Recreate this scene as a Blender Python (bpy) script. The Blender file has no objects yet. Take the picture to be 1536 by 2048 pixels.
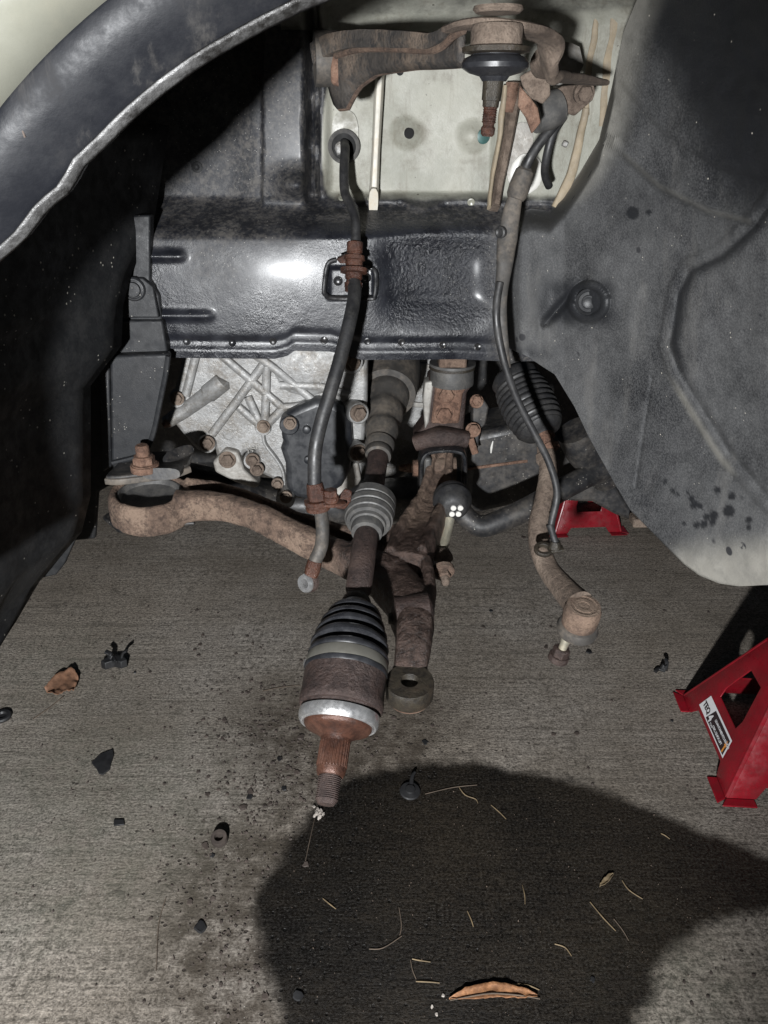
import bpy, bmesh, math, random
from mathutils import Vector, Matrix, noise
R = math.radians
rnd = random.Random(7)
scene = bpy.context.scene
col = scene.collection

# ------------------------------------------------------------------ camera
H = 1.05; PITCH = R(27); F = 1536.0
CAM = Vector((0, 0, H))
cam_d = bpy.data.cameras.new('camera'); cam = bpy.data.objects.new('camera', cam_d); col.objects.link(cam)
cam.location = CAM; cam.rotation_euler = (R(90) - PITCH, 0, 0)
cam_d.sensor_fit = 'HORIZONTAL'; cam_d.sensor_width = 36; cam_d.lens = 36.0
cam_d.clip_start = 0.02; cam_d.clip_end = 300
scene.camera = cam
# ------------------------------------------------------------------ night sky, moonlight, hand torch
world = bpy.data.worlds.new('World'); scene.world = world; world.use_nodes = True
wn = world.node_tree.nodes; bg = wn['Background']
sky = wn.new('ShaderNodeTexSky'); sky.sky_type = 'NISHITA'; sky.sun_disc = False
sky.sun_elevation = R(25); sky.sun_rotation = R(200)
world.node_tree.links.new(sky.outputs[0], bg.inputs[0]); bg.inputs[1].default_value = 0.009
sd = bpy.data.lights.new('moon', 'SUN'); sd.energy = 0.03; sd.angle = R(5); sd.color = (1, .96, .9)
so = bpy.data.objects.new('moon', sd); col.objects.link(so); so.rotation_euler = (R(58), 0, R(-25))
LIGHT = Vector((-.20, -.70, .93))
ld = bpy.data.lights.new('hand_torch_light', 'SPOT'); ld.energy = 265; ld.spot_size = R(70); ld.spot_blend = .62
ld.shadow_soft_size = .026; ld.color = (.97, .985, 1)
lo = bpy.data.objects.new('hand_torch_light', ld); col.objects.link(lo); lo.location = LIGHT
scene.view_settings.view_transform = 'Standard'; scene.view_settings.look = 'None'
scene.view_settings.exposure = 0.0; scene.view_settings.gamma = 1

CP, SP = math.cos(PITCH), math.sin(PITCH)
FWD = Vector((0, CP, -SP))
def W(px, py, Y=None, Z=None):
    """a spot seen in the photograph at a known distance into the car (Y) or height (Z), in metres"""
    xc = (px - 768) / F; yc = (1024 - py) / F
    d = Vector((xc, CP + yc * SP, -SP + yc * CP))
    return CAM + d * ((Y / d.y) if Y is not None else (Z - H) / d.z)
def G(px, py, z=0.0): return W(px, py, Z=z)
def mpp(p): return (p - CAM).dot(FWD) / F
def aim(o, target): o.rotation_euler = (target - o.location).to_track_quat('-Z', 'Y').to_euler()
aim(lo, Vector((-.22, 1.1, .42)))

# ------------------------------------------------------------------ materials
def lin(c):
    return tuple(((x / 12.92) if x <= .04045 else ((x + .055) / 1.055) ** 2.4) for x in c)
class NT:
    def __init__(s, name):
        s.m = bpy.data.materials.new(name); s.m.use_nodes = True
        s.t = s.m.node_tree; s.b = s.t.nodes['Principled BSDF']
        s.co = s.n('ShaderNodeTexCoord').outputs['Object']
    def n(s, ty, **kw):
        x = s.t.nodes.new(ty)
        for k, v in kw.items(): setattr(x, k, v)
        return x
    def l(s, a, b): s.t.links.new(a, b)
    def put(s, sock, v):
        if isinstance(v, bpy.types.NodeSocket): s.l(v, sock)
        elif isinstance(v, tuple) and len(v) == 3 and sock.type == 'RGBA': sock.default_value = (*v, 1)
        else: sock.default_value = v
    def noise(s, scale, detail=6, rough=.6, vec=None, dist=0):
        x = s.n('ShaderNodeTexNoise'); x.inputs['Scale'].default_value = scale; x.inputs['Detail'].default_value = detail
        x.inputs['Roughness'].default_value = rough; x.inputs['Distortion'].default_value = dist
        s.l(vec or s.co, x.inputs['Vector']); return x.outputs[0]
    def vor(s, scale, vec=None, feat='F1'):
        x = s.n('ShaderNodeTexVoronoi', feature=feat); x.inputs['Scale'].default_value = scale
        s.l(vec or s.co, x.inputs['Vector']); return x.outputs['Distance']
    def scl(s, v):
        x = s.n('ShaderNodeMapping'); x.inputs['Scale'].default_value = v; s.l(s.co, x.inputs[0]); return x.outputs[0]
    def rng(s, v, a, b, c=0., d=1., smooth=True):
        x = s.n('ShaderNodeMapRange'); x.interpolation_type = 'SMOOTHSTEP' if smooth else 'LINEAR'
        s.put(x.inputs[0], v)
        for i, q in zip((1, 2, 3, 4), (a, b, c, d)): s.put(x.inputs[i], q)
        return x.outputs[0]
    def math(s, op, a, b=0.):
        x = s.n('ShaderNodeMath', operation=op); s.put(x.inputs[0], a); s.put(x.inputs[1], b); return x.outputs[0]
    def mix(s, f, a, b, mode='MIX'):
        x = s.n('ShaderNodeMix', data_type='RGBA', blend_type=mode)
        s.put(x.inputs[0], f); s.put(x.inputs[6], a); s.put(x.inputs[7], b); return x.outputs[2]
    def attr(s, name):
        x = s.n('ShaderNodeAttribute'); x.attribute_name = name; return x.outputs['Fac']
    def upness(s):
        g = s.n('ShaderNodeNewGeometry'); x = s.n('ShaderNodeSeparateXYZ'); s.l(g.outputs['Normal'], x.inputs[0]); return x.outputs[2]
    def bump(s, h, strength=.3, dist=.002, prev=None):
        x = s.n('ShaderNodeBump'); x.inputs['Strength'].default_value = strength; x.inputs['Distance'].default_value = dist
        s.put(x.inputs['Height'], h)
        if prev: s.l(prev, x.inputs['Normal'])
        return x.outputs[0]
    def out(s, color=None, rough=None, metal=None, normal=None, spec=None, coat=None, sheen=None):
        if color is not None: s.put(s.b.inputs['Base Color'], color)
        if rough is not None: s.put(s.b.inputs['Roughness'], rough)
        if metal is not None: s.put(s.b.inputs['Metallic'], metal)
        if normal is not None: s.put(s.b.inputs['Normal'], normal)
        if spec is not None: s.put(s.b.inputs['Specular IOR Level'], spec)
        if coat is not None: s.put(s.b.inputs['Coat Weight'], coat); s.b.inputs['Coat Roughness'].default_value = .2
        return s.m
M = {}
def rust(name, dark, mid, light, scale=55, rough=(.62, .95), lightamt=.5, metal=0., bump=.8, dust=None, shiny=0):
    t = NT(name)
    a = t.noise(scale, 9, .7); b = t.noise(scale * .22, 5, .6); c = t.noise(scale * 3, 6, .75)
    col_ = t.mix(t.rng(a, .34, .62), dark, mid)
    col_ = t.mix(t.math('MULTIPLY', t.rng(t.math('ADD', t.math('MULTIPLY', b, .6), t.math('MULTIPLY', c, .4)), .47, .62), lightamt), col_, light)
    col_ = t.mix(t.math('MULTIPLY', t.rng(c, .52, .66), .6), col_, tuple(x * .4 for x in dark))
    if dust: col_ = t.mix(t.math('MULTIPLY', t.rng(t.upness(), .0, .9), t.rng(b, .35, .6, .25, .8)), col_, dust)
    hgt = t.math('ADD', t.math('MULTIPLY', a, .7), t.math('MULTIPLY', c, .5))
    M[name] = t.out(col_, t.rng(a, .3, .7, rough[1], rough[0]), metal, t.bump(hgt, bump, .005), .35)
rust('rust_tan', (.045, .030, .023), (.115, .076, .056), (.21, .145, .105), 95, lightamt=.8, dust=(.15, .112, .085))
rust('rust_brown', (.020, .013, .0115), (.046, .031, .027), (.085, .058, .048), 95, (.38, .72), lightamt=.55)
rust('rust_wet', (.022, .010, .007), (.055, .022, .014), (.12, .055, .035), 95, (.25, .55), lightamt=.55)
rust('rust_orange', (.055, .031, .022), (.15, .085, .058), (.27, .175, .125), 95, lightamt=.75)
rust('arm_paint', (.022, .021, .021), (.068, .060, .053), (.20, .152, .115), 60, (.45, .8), lightamt=.85)
rust('rust_dust', (.06, .044, .034), (.125, .094, .073), (.22, .172, .135), 95, lightamt=.7)
rust('oily_steel', (.012, .010, .008), (.032, .027, .020), (.07, .05, .035), 95, (.3, .6), lightamt=.35, bump=.5)
rust('copper_rust', (.030, .014, .010), (.068, .031, .021), (.14, .072, .05), 95, (.26, .5), lightamt=.5, metal=.25, bump=.35)

def plain(name, c, rough=.5, metal=0., var=.25, scale=30, bump=.15, bscale=220, spec=.5, dust=None, dustamt=.4, dscale=18, specks=0, coat=None):
    t = NT(name)
    a = t.noise(scale, 7, .65)
    k = t.mix(t.rng(a, .3, .7), tuple(x * (1 - var) for x in c), tuple(min(1, x * (1 + var)) for x in c))
    if dust:
        d = t.noise(dscale, 8, .7); d2 = t.noise(dscale * 9, 4, .7)
        dm = t.math('MULTIPLY', t.rng(t.math('ADD', t.math('MULTIPLY', d, .65), t.math('MULTIPLY', d2, .35)), .42, .64), dustamt)
        k = t.mix(dm, k, dust)
    if specks:
        v = t.vor(specks); wn_ = t.noise(specks * .13, 3)
        k = t.mix(t.math('MULTIPLY', t.rng(v, .16, .1), t.rng(wn_, .52, .6)), k, (.34, .32, .28))
    rr = t.rng(t.noise(scale * 2.3, 5), .3, .7, max(.05, rough - .12), min(1, rough + .14))
    M[name] = t.out(k, rr, metal, t.bump(t.noise(bscale, 5, .7), bump, .0012), spec, coat)
plain('rubber', (.010, .010, .011), .55, var=.3, dust=(.055, .052, .048), dustamt=.4, dscale=50)
plain('rubber_dusty', (.035, .032, .029), .72, var=.3, dust=(.12, .10, .08), dustamt=.8, dscale=14)
plain('rubber_grey', (.048, .047, .046), .55, var=.25, dust=(.12, .112, .10), dustamt=.5, dscale=60)
plain('boot_rubber', (.012, .0125, .0145), .36, var=.2, dust=(.04, .04, .043), dustamt=.4, dscale=60, bump=.05)
plain('plastic_black', (.0075, .008, .009), .6, var=.2, dust=(.05, .047, .043), dustamt=.2, dscale=30, specks=120, bump=.25, bscale=500, spec=.3)
plain('lit_edge_grey', (.2, .2, .2), .5)
plain('plastic_grey', (.0095, .0102, .0118), .55, var=.12, dust=(.05, .048, .046), dustamt=.2, dscale=25, specks=240, bump=.2, bscale=600, spec=.35)
plain('cover_grey', (.009, .010, .0125), .42, var=.1, dust=(.10, .1, .1), dustamt=.2, bump=.06)
plain('paint_black', (.007, .0075, .009), .3, var=.2, dust=(.10, .09, .08), dustamt=.25, specks=260, bump=.12, bscale=320)
plain('subframe_black', (.012, .012, .013), .5, var=.3, dust=(.10, .088, .075), dustamt=.5, dscale=14, specks=200)
plain('alloy', (.235, .234, .23), .5, .4, .22, 40, .7, 260, dust=(.115, .10, .082), dustamt=.8, dscale=26)
plain('alloy_dark', (.27, .26, .24), .6, .3, .2, 25, .5, 300, dust=(.14, .12, .1), dustamt=.8, dscale=14)
plain('silver', (.62, .62, .62), .3, .85, .12, 60, .1, dust=(.3, .27, .24), dustamt=.35, dscale=60)
plain('zinc', (.55, .52, .42), .38, .7, .2, 70, .1, dust=(.34, .27, .16), dustamt=.5, dscale=70)
plain('clamp_olive', (.12, .115, .10), .42, .4, .1, 30, .05)
plain('red_paint', (.23, .006, .014), .34, var=.12, bump=.12, coat=.2, dust=(.10, .018, .018), dustamt=.5, dscale=34)
plain('white_print', (.75, .75, .76), .5, var=.03, bump=0)
plain('black_print', (.03, .02, .022), .5, var=.05, bump=0)
plain('orange_print', (.75, .3, .06), .5, var=.05, bump=0)
plain('white_dot', (.5, .49, .46), .5, var=.05, bump=.05)
plain('pale_paint', (.165, .164, .135), .42, var=.06, bump=.04, dust=(.20, .19, .15), dustamt=.4, dscale=9)
plain('pale_rib', (.40, .38, .33), .5, var=.1, dust=(.3, .22, .12), dustamt=.35, dscale=30)
plain('pale_dirty', (.18, .175, .14), .5, var=.15, dust=(.1, .09, .07), dustamt=.5, dscale=40)
plain('sealant', (.22, .178, .122), .75, var=.18, scale=60, bump=.8, bscale=140, dust=(.22, .19, .15), dustamt=.5, dscale=50)
plain('blue_clip', (.20, .27, .40), .4, var=.1, bump=.05)
plain('green_plug', (.035, .085, .08), .4, var=.3)
plain('shade_hole', (.006, .006, .006), .9, var=.2, bump=0)
plain('worn_lip', (.075, .074, .073), .42, .3, .5, 60, 1., 160, dust=(.012, .011, .010), dustamt=1., dscale=26)
plain('leaf_brown', (.20, .105, .062), .75, var=.35, scale=70, bump=.5, bscale=160)
plain('leaf_orange', (.28, .135, .062), .6, var=.4, scale=130, bump=.7, bscale=170, dust=(.11, .045, .02), dustamt=.7, dscale=120)
plain('straw', (.19, .14, .08), .7, var=.35, scale=50)
plain('twig', (.10, .075, .055), .8, var=.3)
plain('chip_black', (.016, .016, .017), .55, var=.3)
plain('chip_brown', (.055, .042, .035), .8, var=.4)
plain('white_crumb', (.4, .36, .32), .8, var=.2, bump=.8)
M['rust_sheet'] = M['rust_tan']

# dirty glossy arch lip (black)
t = NT('arch_black')
d = t.noise(24, 8, .7); s_ = t.noise(1, 6, .7, t.scl((60, 60, 9))); v = t.vor(60); v2 = t.noise(11, 3)
k = t.mix(t.math('MULTIPLY', t.rng(d, .48, .72), .3), (.0065, .007, .009), (.04, .037, .034))
k = t.mix(t.math('MULTIPLY', t.rng(s_, .55, .75), .3), k, (.10, .093, .083))
k = t.mix(t.math('MULTIPLY', t.rng(v, .14, .08), t.rng(v2, .5, .58)), k, (.32, .28, .22))
M['arch_black'] = t.out(k, t.rng(d, .35, .65, .42, .75), 0, t.bump(t.noise(140, 6), .25, .001), .22)

# wheelhouse sheet metal: pale paint with black underseal overspray, rail glossy black with pebbled pocket
t = NT('wheelhouse_metal')
pale = t.attr('pale'); peb = t.attr('pebble'); dsty = t.attr('dusty')
n1 = t.noise(26, 7, .7); n2 = t.noise(160, 5, .7); n3 = t.noise(7, 5, .6)
pm = t.rng(t.math('ADD', pale, t.math('MULTIPLY', t.math('SUBTRACT', n1, .5), .5)), .35, .75)
blk = t.mix(t.rng(n1, .35, .65), (.006, .0065, .009), (.013, .014, .018))
grain = t.rng(t.math('ADD', t.math('MULTIPLY', n2, .6), t.math('MULTIPLY', n1, .4)), .43, .62)
blk = t.mix(t.math('MULTIPLY', grain, t.math('MULTIPLY', dsty, .75)), blk, (.11, .10, .088))
wht = t.mix(t.rng(n3, .35, .65), (.19, .19, .16), (.265, .26, .222))
wht = t.mix(t.math('MULTIPLY', t.rng(t.noise(19, 9, .75), .47, .68), .65), wht, (.11, .098, .075))
v = t.vor(75); wht = t.mix(t.math('MULTIPLY', t.rng(v, .13, .09), t.rng(n1, .56, .6)), wht, (.05, .045, .035))
st = t.noise(1, 5, .7, t.scl((70, 70, 7))); wht = t.mix(t.math('MULTIPLY', t.rng(st, .52, .72), .5), wht, (.10, .085, .06))
k = t.mix(pm, blk, wht)
v = t.vor(190); k = t.mix(t.math('MULTIPLY', t.rng(v, .13, .07), t.rng(n3, .5, .58)), k, (.22, .21, .19))
vp = t.vor(300, feat='SMOOTH_F1')
rg = t.mix(dsty, t.mix(pm, t.mix(t.rng(n3, .4, .6), (.28,) * 3, (.42,) * 3), (.55,) * 3), (.78,) * 3)
rg = t.math('MULTIPLY', rg, t.rng(n1, .3, .7, .85, 1.2))
b1 = t.bump(t.noise(17, 4, .6), .5, .004, t.bump(t.noise(360, 4, .75), .5, .0010))
hp = t.math('MULTIPLY', t.noise(210, 4, .6), peb)
M['wheelhouse_metal'] = t.out(k, rg, 0, t.bump(hp, .8, .0045, b1), .5, t.math('MULTIPLY', t.math('SUBTRACT', 1., pm), t.math('MULTIPLY', t.math('SUBTRACT', 1., dsty), .12)))

# felt-like liner: grey dust grain on black plastic
t = NT('liner_plastic')
cl = t.attr('clean_or_shade'); du = t.attr('pale')
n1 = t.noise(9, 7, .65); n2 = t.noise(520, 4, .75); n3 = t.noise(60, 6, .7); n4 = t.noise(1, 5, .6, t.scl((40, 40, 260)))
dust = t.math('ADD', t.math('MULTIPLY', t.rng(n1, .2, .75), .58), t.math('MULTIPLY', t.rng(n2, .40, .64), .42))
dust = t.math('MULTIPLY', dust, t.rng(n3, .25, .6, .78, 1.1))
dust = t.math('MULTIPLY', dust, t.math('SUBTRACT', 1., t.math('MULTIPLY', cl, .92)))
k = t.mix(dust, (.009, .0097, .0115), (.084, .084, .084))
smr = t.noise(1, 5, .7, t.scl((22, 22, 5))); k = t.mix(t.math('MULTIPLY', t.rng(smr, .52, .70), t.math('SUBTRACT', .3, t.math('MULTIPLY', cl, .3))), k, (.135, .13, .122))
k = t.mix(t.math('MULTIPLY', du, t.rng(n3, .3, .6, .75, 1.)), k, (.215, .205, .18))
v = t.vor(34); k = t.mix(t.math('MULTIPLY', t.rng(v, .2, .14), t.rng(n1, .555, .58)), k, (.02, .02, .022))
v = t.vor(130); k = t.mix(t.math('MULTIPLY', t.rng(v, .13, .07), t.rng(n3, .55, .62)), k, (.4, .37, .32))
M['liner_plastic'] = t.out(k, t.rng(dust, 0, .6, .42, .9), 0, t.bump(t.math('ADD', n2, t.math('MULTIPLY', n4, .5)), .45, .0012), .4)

# broom finished concrete with a wet oil-dark patch
t = NT('concrete')
wet = t.attr('wet'); grime = t.attr('grime'); algae = t.attr('algae')
fine = t.noise(1, 5, .75, t.scl((120, 270, 1))); streak = t.noise(1, 5, .65, t.scl((16, 170, 1)))
wide = t.noise(1, 4, .6, t.scl((3, 45, 1))); blot = t.noise(3.2, 6, .6); grit = t.noise(260, 5, .75); mid = t.noise(26, 7, .7)
crk = t.vor(48, t.scl((1, 1.6, 1)), 'DISTANCE_TO_EDGE')
big = t.noise(90, 6, .7); ani = t.rng(t.noise(2.4, 4, .6), .38, .62, .25, 1.)
fi2 = t.mix(ani, big, fine)
val = t.math('ADD', t.math('MULTIPLY', fi2, .44), t.math('MULTIPLY', streak, .13))
val = t.math('ADD', val, t.math('MULTIPLY', wide, .05)); val = t.math('ADD', val, t.math('MULTIPLY', grit, .38))
k = t.mix(t.rng(val, .40, .615), (.050, .043, .036), (.515, .472, .418))
tone = t.noise(1.6, 5, .6); k = t.mix(t.rng(tone, .35, .65), t.mix(1., k, (1., .99, .985), 'MULTIPLY'), t.mix(1., k, (1.04, .985, .92), 'MULTIPLY'))
k = t.mix(t.rng(blot, .35, .68, .0, .75), k, t.mix(.62, k, (.115, .10, .082)))
lines = t.noise(1, 3, .5, t.scl((2.2, 95, 1))); k = t.mix(t.math('MULTIPLY', t.rng(lines, .56, .68), .3), k, (.06, .052, .042))
patch = t.noise(1.1, 6, .65); k = t.mix(t.rng(patch, .42, .62, .0, .5), k, t.mix(1., k, (.62, .58, .52), 'MULTIPLY'))
k = t.mix(t.math('MULTIPLY', t.rng(mid, .56, .72), .55), k, (.07, .062, .052))
g1 = t.math('MULTIPLY', grime, t.rng(mid, .3, .62, .25, 1.))
k = t.mix(t.math('MULTIPLY', g1, .85), k, (.042, .031, .021))
k = t.mix(t.math('MULTIPLY', algae, t.rng(mid, .3, .65, .0, .16)), k, (.15, .18, .13))
vc = t.vor(62); vm = t.noise(8, 3)
pits = t.math('MULTIPLY', t.rng(vc, .2, .12), t.rng(t.math('ADD', t.math('MULTIPLY', vm, .75), t.math('MULTIPLY', grime, .2)), .42, .52))
k = t.mix(t.math('MULTIPLY', t.math('MULTIPLY', t.rng(crk, .05, .01), t.rng(mid, .5, .62)), .55), k, (.045, .037, .03))
k = t.mix(t.math('MULTIPLY', pits, .85), k, (.035, .027, .022))
vw = t.vor(110); k = t.mix(t.math('MULTIPLY', t.rng(vw, .1, .05), .6), k, (.5, .48, .44))
wm = t.rng(t.math('ADD', wet, t.math('ADD', t.math('MULTIPLY', t.math('SUBTRACT', mid, .5), .022), t.math('MULTIPLY', t.math('SUBTRACT', t.noise(7, 3, .5), .5), .06))), -.016, .016)
kw = t.mix(t.rng(blot, .35, .65), t.mix(1., k, (.045, .041, .036), 'MULTIPLY'), t.mix(1., k, (.115, .104, .088), 'MULTIPLY'))
gl = t.math('MULTIPLY', t.rng(grit, .58, .66), .9)
kw = t.mix(t.math('MULTIPLY', gl, t.rng(mid, .4, .6)), kw, (.075, .07, .062))
k = t.mix(wm, k, kw)
rg = t.mix(wm, (.93,) * 3, t.mix(t.rng(grit, .4, .6), (.34,) * 3, (.75,) * 3))
hh = t.math('ADD', t.math('MULTIPLY', streak, .28), t.math('ADD', t.math('MULTIPLY', fi2, .5), t.math('MULTIPLY', grit, .45)))
hh = t.math('SUBTRACT', hh, t.math('MULTIPLY', pits, .5))
M['concrete'] = t.out(k, rg, 0, t.bump(hh, .9, .004), .35)

# ------------------------------------------------------------------ mesh helpers
def catmull(pts, sub):
    pts = [Vector(p) if not isinstance(p, Vector) else p for p in pts]
    if sub <= 1 or len(pts) < 3: return pts
    out = []
    for i in range(len(pts) - 1):
        p0 = pts[max(i - 1, 0)]; p1 = pts[i]; p2 = pts[i + 1]; p3 = pts[min(i + 2, len(pts) - 1)]
        for j in range(sub):
            u = j / sub
            out.append(.5 * ((2 * p1) + (p2 - p0) * u + (2 * p0 - 5 * p1 + 4 * p2 - p3) * u * u + (3 * p1 - p0 - 3 * p2 + p3) * u ** 3))
    out.append(pts[-1]); return out
def lerpl(vals, n):
    m = len(vals)
    if m == 1: return [vals[0]] * n
    r = []
    for i in range(n):
        u = i / (n - 1) * (m - 1); a = min(int(u), m - 2); r.append(vals[a] + (vals[a + 1] - vals[a]) * (u - a))
    return r
def smooth01(x): x = max(0., min(1., x)); return x * x * (3 - 2 * x)
def interp(x, tab):
    if x <= tab[0][0]: return tab[0][1]
    for (a, b), (c, d) in zip(tab, tab[1:]):
        if x <= c: return b + (d - b) * (x - a) / (c - a)
    return tab[-1][1]
class MB:
    def __init__(s): s.v = []; s.f = []
    def add(s, v, f):
        o = len(s.v); s.v += [tuple(p) for p in v]; s.f += [tuple(i + o for i in q) for q in f]; return s
    def rings(s, rings, caps=True, closed=True):
        n = len(rings[0]); v = [p for r in rings for p in r]; f = []
        for i in range(len(rings) - 1):
            for j in range(n if closed else n - 1):
                k = (j + 1) % n
                f.append((i * n + j, i * n + k, (i + 1) * n + k, (i + 1) * n + j))
        if caps:
            f.append(tuple(range(n - 1, -1, -1))); f.append(tuple((len(rings) - 1) * n + j for j in range(n)))
        return s.add(v, f)
    def frames(s, pts, up=None):
        T = []
        for i in range(len(pts)):
            T.append((pts[min(i + 1, len(pts) - 1)] - pts[max(i - 1, 0)]).normalized())
        N = []
        if up is None:
            a = Vector((0, 0, 1)) if abs(T[0].z) < .9 else Vector((1, 0, 0))
            n = T[0].cross(a).normalized()
            for tt in T:
                n = (n - tt * n.dot(tt)).normalized(); N.append(n)
        else:
            for tt in T: N.append(tt.cross(up).normalized())
        return T, N
    def tube(s, pts, rad, n=14, sub=6, caps=True):
        m = len(pts); pts = catmull(pts, sub)
        rad = lerpl(rad if isinstance(rad, (list, tuple)) else [rad], len(pts))
        T, N = s.frames(pts); rs = []
        for p, tt, nn, r in zip(pts, T, N, rad):
            b = tt.cross(nn); rs.append([p + (nn * math.cos(2 * math.pi * j / n) + b * math.sin(2 * math.pi * j / n)) * r for j in range(n)])
        return s.rings(rs, caps)
    def sweep(s, pts, w, h, up=Vector((0, 0, 1)), sub=6, n=20, e=4., jit=0.):
        """rounded-rectangle section: w across, h along 'up'"""
        pts = catmull(pts, sub); w = lerpl(w if isinstance(w, (list, tuple)) else [w], len(pts)); h = lerpl(h if isinstance(h, (list, tuple)) else [h], len(pts))
        T, N = s.frames(pts, up); rs = []
        for p, tt, nn, a, b in zip(pts, T, N, w, h):
            u2 = nn.cross(tt).normalized(); ring = []
            for j in range(n):
                th = 2 * math.pi * (j + .5) / n; c, q = math.cos(th), math.sin(th)
                k = (abs(c) ** e + abs(q) ** e) ** (-1 / e)
                v = p + nn * (c * k * a / 2) + u2 * (q * k * b / 2)
                if jit: v = v + Vector(noise.noise_vector(v * 40)) * jit
                ring.append(v)
            rs.append(ring)
        return s.rings(rs)
    def lathe(s, a, d, prof, n=32, caps=True, squash=None):
        d = d.normalized(); q = Vector((0, 0, 1)) if abs(d.z) < .9 else Vector((1, 0, 0))
        x = d.cross(q).normalized(); y = d.cross(x)
        rs = [[a + d * l + (x * math.cos(2 * math.pi * j / n) + y * math.sin(2 * math.pi * j / n)) * max(r, 1e-5) for j in range(n)] for l, r in prof]
        return s.rings(rs, caps)
    def plate(s, pts, off):
        n = len(pts); v = list(pts) + [p + off for p in pts]
        f = [tuple(range(n)), tuple(range(2 * n - 1, n - 1, -1))]
        f += [(j, n + j, n + (j + 1) % n, (j + 1) % n) for j in range(n)]
        return s.add(v, f)
    def box(s, c, size, rot=None):
        hx, hy, hz = (q / 2 for q in size); v = [Vector((a * hx, b * hy, e * hz)) for a in (-1, 1) for b in (-1, 1) for e in (-1, 1)]
        if rot is not None: v = [rot @ p for p in v]
        return s.add([p + c for p in v], [(0, 1, 3, 2), (4, 6, 7, 5), (0, 4, 5, 1), (2, 3, 7, 6), (0, 2, 6, 4), (1, 5, 7, 3)])
    def blob(s, c, r, n=12, jit=.15, sc=(1, 1, 1)):
        rs = []
        for i in range(1, n // 2):
            ph = math.pi * i / (n // 2)
            ring = []
            for j in range(n):
                th = 2 * math.pi * j / n; u = Vector((math.sin(ph) * math.cos(th), math.sin(ph) * math.sin(th), math.cos(ph)))
                k = r * (1 + jit * noise.noise(u * 2.3 + c * 31)); ring.append(c + Vector((u.x * sc[0], u.y * sc[1], u.z * sc[2])) * k)
            rs.append(ring)
        return s.rings(rs)
    def grid(s, rows, flip=False):
        n = len(rows[0]); v = [p for r in rows for p in r]; f = []
        for i in range(len(rows) - 1):
            for j in range(n - 1):
                q = (i * n + j, i * n + j + 1, (i + 1) * n + j + 1, (i + 1) * n + j); f.append(q[::-1] if flip else q)
        return s.add(v, f)
    def build(s, name, mat, parent=None, bevel=0, seg=2, sub=0, solid=0, angle=35, attrs=None, fix=True, flat=False):
        me = bpy.data.meshes.new(name); me.from_pydata(s.v, [], s.f); me.update()
        if fix:
            bm = bmesh.new(); bm.from_mesh(me); bmesh.ops.recalc_face_normals(bm, faces=bm.faces); bm.to_mesh(me); bm.free()
        me.polygons.foreach_set('use_smooth', [not flat] * len(me.polygons))
        me.set_sharp_from_angle(angle=R(angle))
        me.materials.append(M[mat])
        for an, vals in (attrs or {}).items():
            a = me.attributes.new(an, 'FLOAT', 'POINT'); a.data.foreach_set('value', vals)
        o = bpy.data.objects.new(name, me); col.objects.link(o)
        if parent is not None:
            o.parent = parent
            o.matrix_parent_inverse = Matrix.Translation(-parent.location)   # parts are modelled in place
        if solid:
            m = o.modifiers.new('thickness', 'SOLIDIFY'); m.thickness = solid; m.offset = -1
        if bevel:
            m = o.modifiers.new('bevel', 'BEVEL'); m.width = bevel; m.segments = seg; m.limit_method = 'ANGLE'; m.angle_limit = R(40); m.harden_normals = False
        if sub:
            m = o.modifiers.new('subdiv', 'SUBSURF'); m.levels = sub; m.render_levels = sub
        return o
def tag(o, label, cat, group=None):
    o['label'] = label; o['category'] = cat
    if group: o['group'] = group
    return o
def thing(name, label, cat, loc, group=None):
    o = bpy.data.objects.new(name, None); col.objects.link(o); o.location = loc; o.empty_display_size = .05
    return tag(o, label, cat, group)
def bolt_mb(p, d, r, h, flange=1.35, mb=None):
    m = mb or MB(); d = d.normalized()
    m.lathe(p, d, [(-.004, r * flange), (h * .25, r * flange), (h * .3, r * flange * .96)], 20)
    m.lathe(p, d, [(h * .2, r), (h * .9, r), (h, r * .86)], 6)
    return m
def bolt(parent, p, d, r, h, mat='rust_orange', flange=1.35, name='bolt'):
    return bolt_mb(p, d, r, h, flange).build(name, mat, parent, bevel=r * .08)
OUT = Vector((0, -1, 0)); UP = Vector((0, 0, 1))

# ================================================================== GROUND
WETPX = [(505, 1800), (545, 1745), (590, 1665), (640, 1600), (700, 1560), (768, 1537), (850, 1526), (960, 1522), (1040, 1535), (1110, 1553), (1180, 1575), (1250, 1600),
         (1320, 1625), (1400, 1660), (1480, 1690), (1536, 1718), (1640, 1780), (1536, 1812), (1470, 1838), (1400, 1862), (1370, 1885), (1325, 1905), (1302, 1950), (1308, 1995), (1275, 2048), (1250, 2200), (540, 2200), (560, 2048), (520, 1950), (515, 1860)]
WP = [G(*p) for p in WETPX]
def wetsd(x, y):
    ins = False; best = 9.
    for i in range(len(WP)):
        a = WP[i]; b = WP[(i + 1) % len(WP)]
        if (a.y > y) != (b.y > y) and x < (b.x - a.x) * (y - a.y) / (b.y - a.y) + a.x: ins = not ins
        dx, dy = b.x - a.x, b.y - a.y; u = max(0, min(1, ((x - a.x) * dx + (y - a.y) * dy) / (dx * dx + dy * dy)))
        best = min(best, math.hypot(x - a.x - u * dx, y - a.y - u * dy))
    return best if ins else -best
def axis(a, b, st, far):
    n = int((b - a) / st); c = [a + (b - a) * i / n for i in range(n + 1)]
    return [-q for q in far[::-1] if -q < a - .1] + c + [q for q in far if q > b + .1]
far = [2.2, 3, 4, 6, 9, 14, 22, 40]
xs = axis(-1.3, 1.3, .014, far); ys = axis(.25, 2.3, .014, [3, 4, 6, 9, 14, 22, 40])
gm = MB(); gm.grid([[Vector((x, y, 0)) for x in xs] for y in ys])
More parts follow.
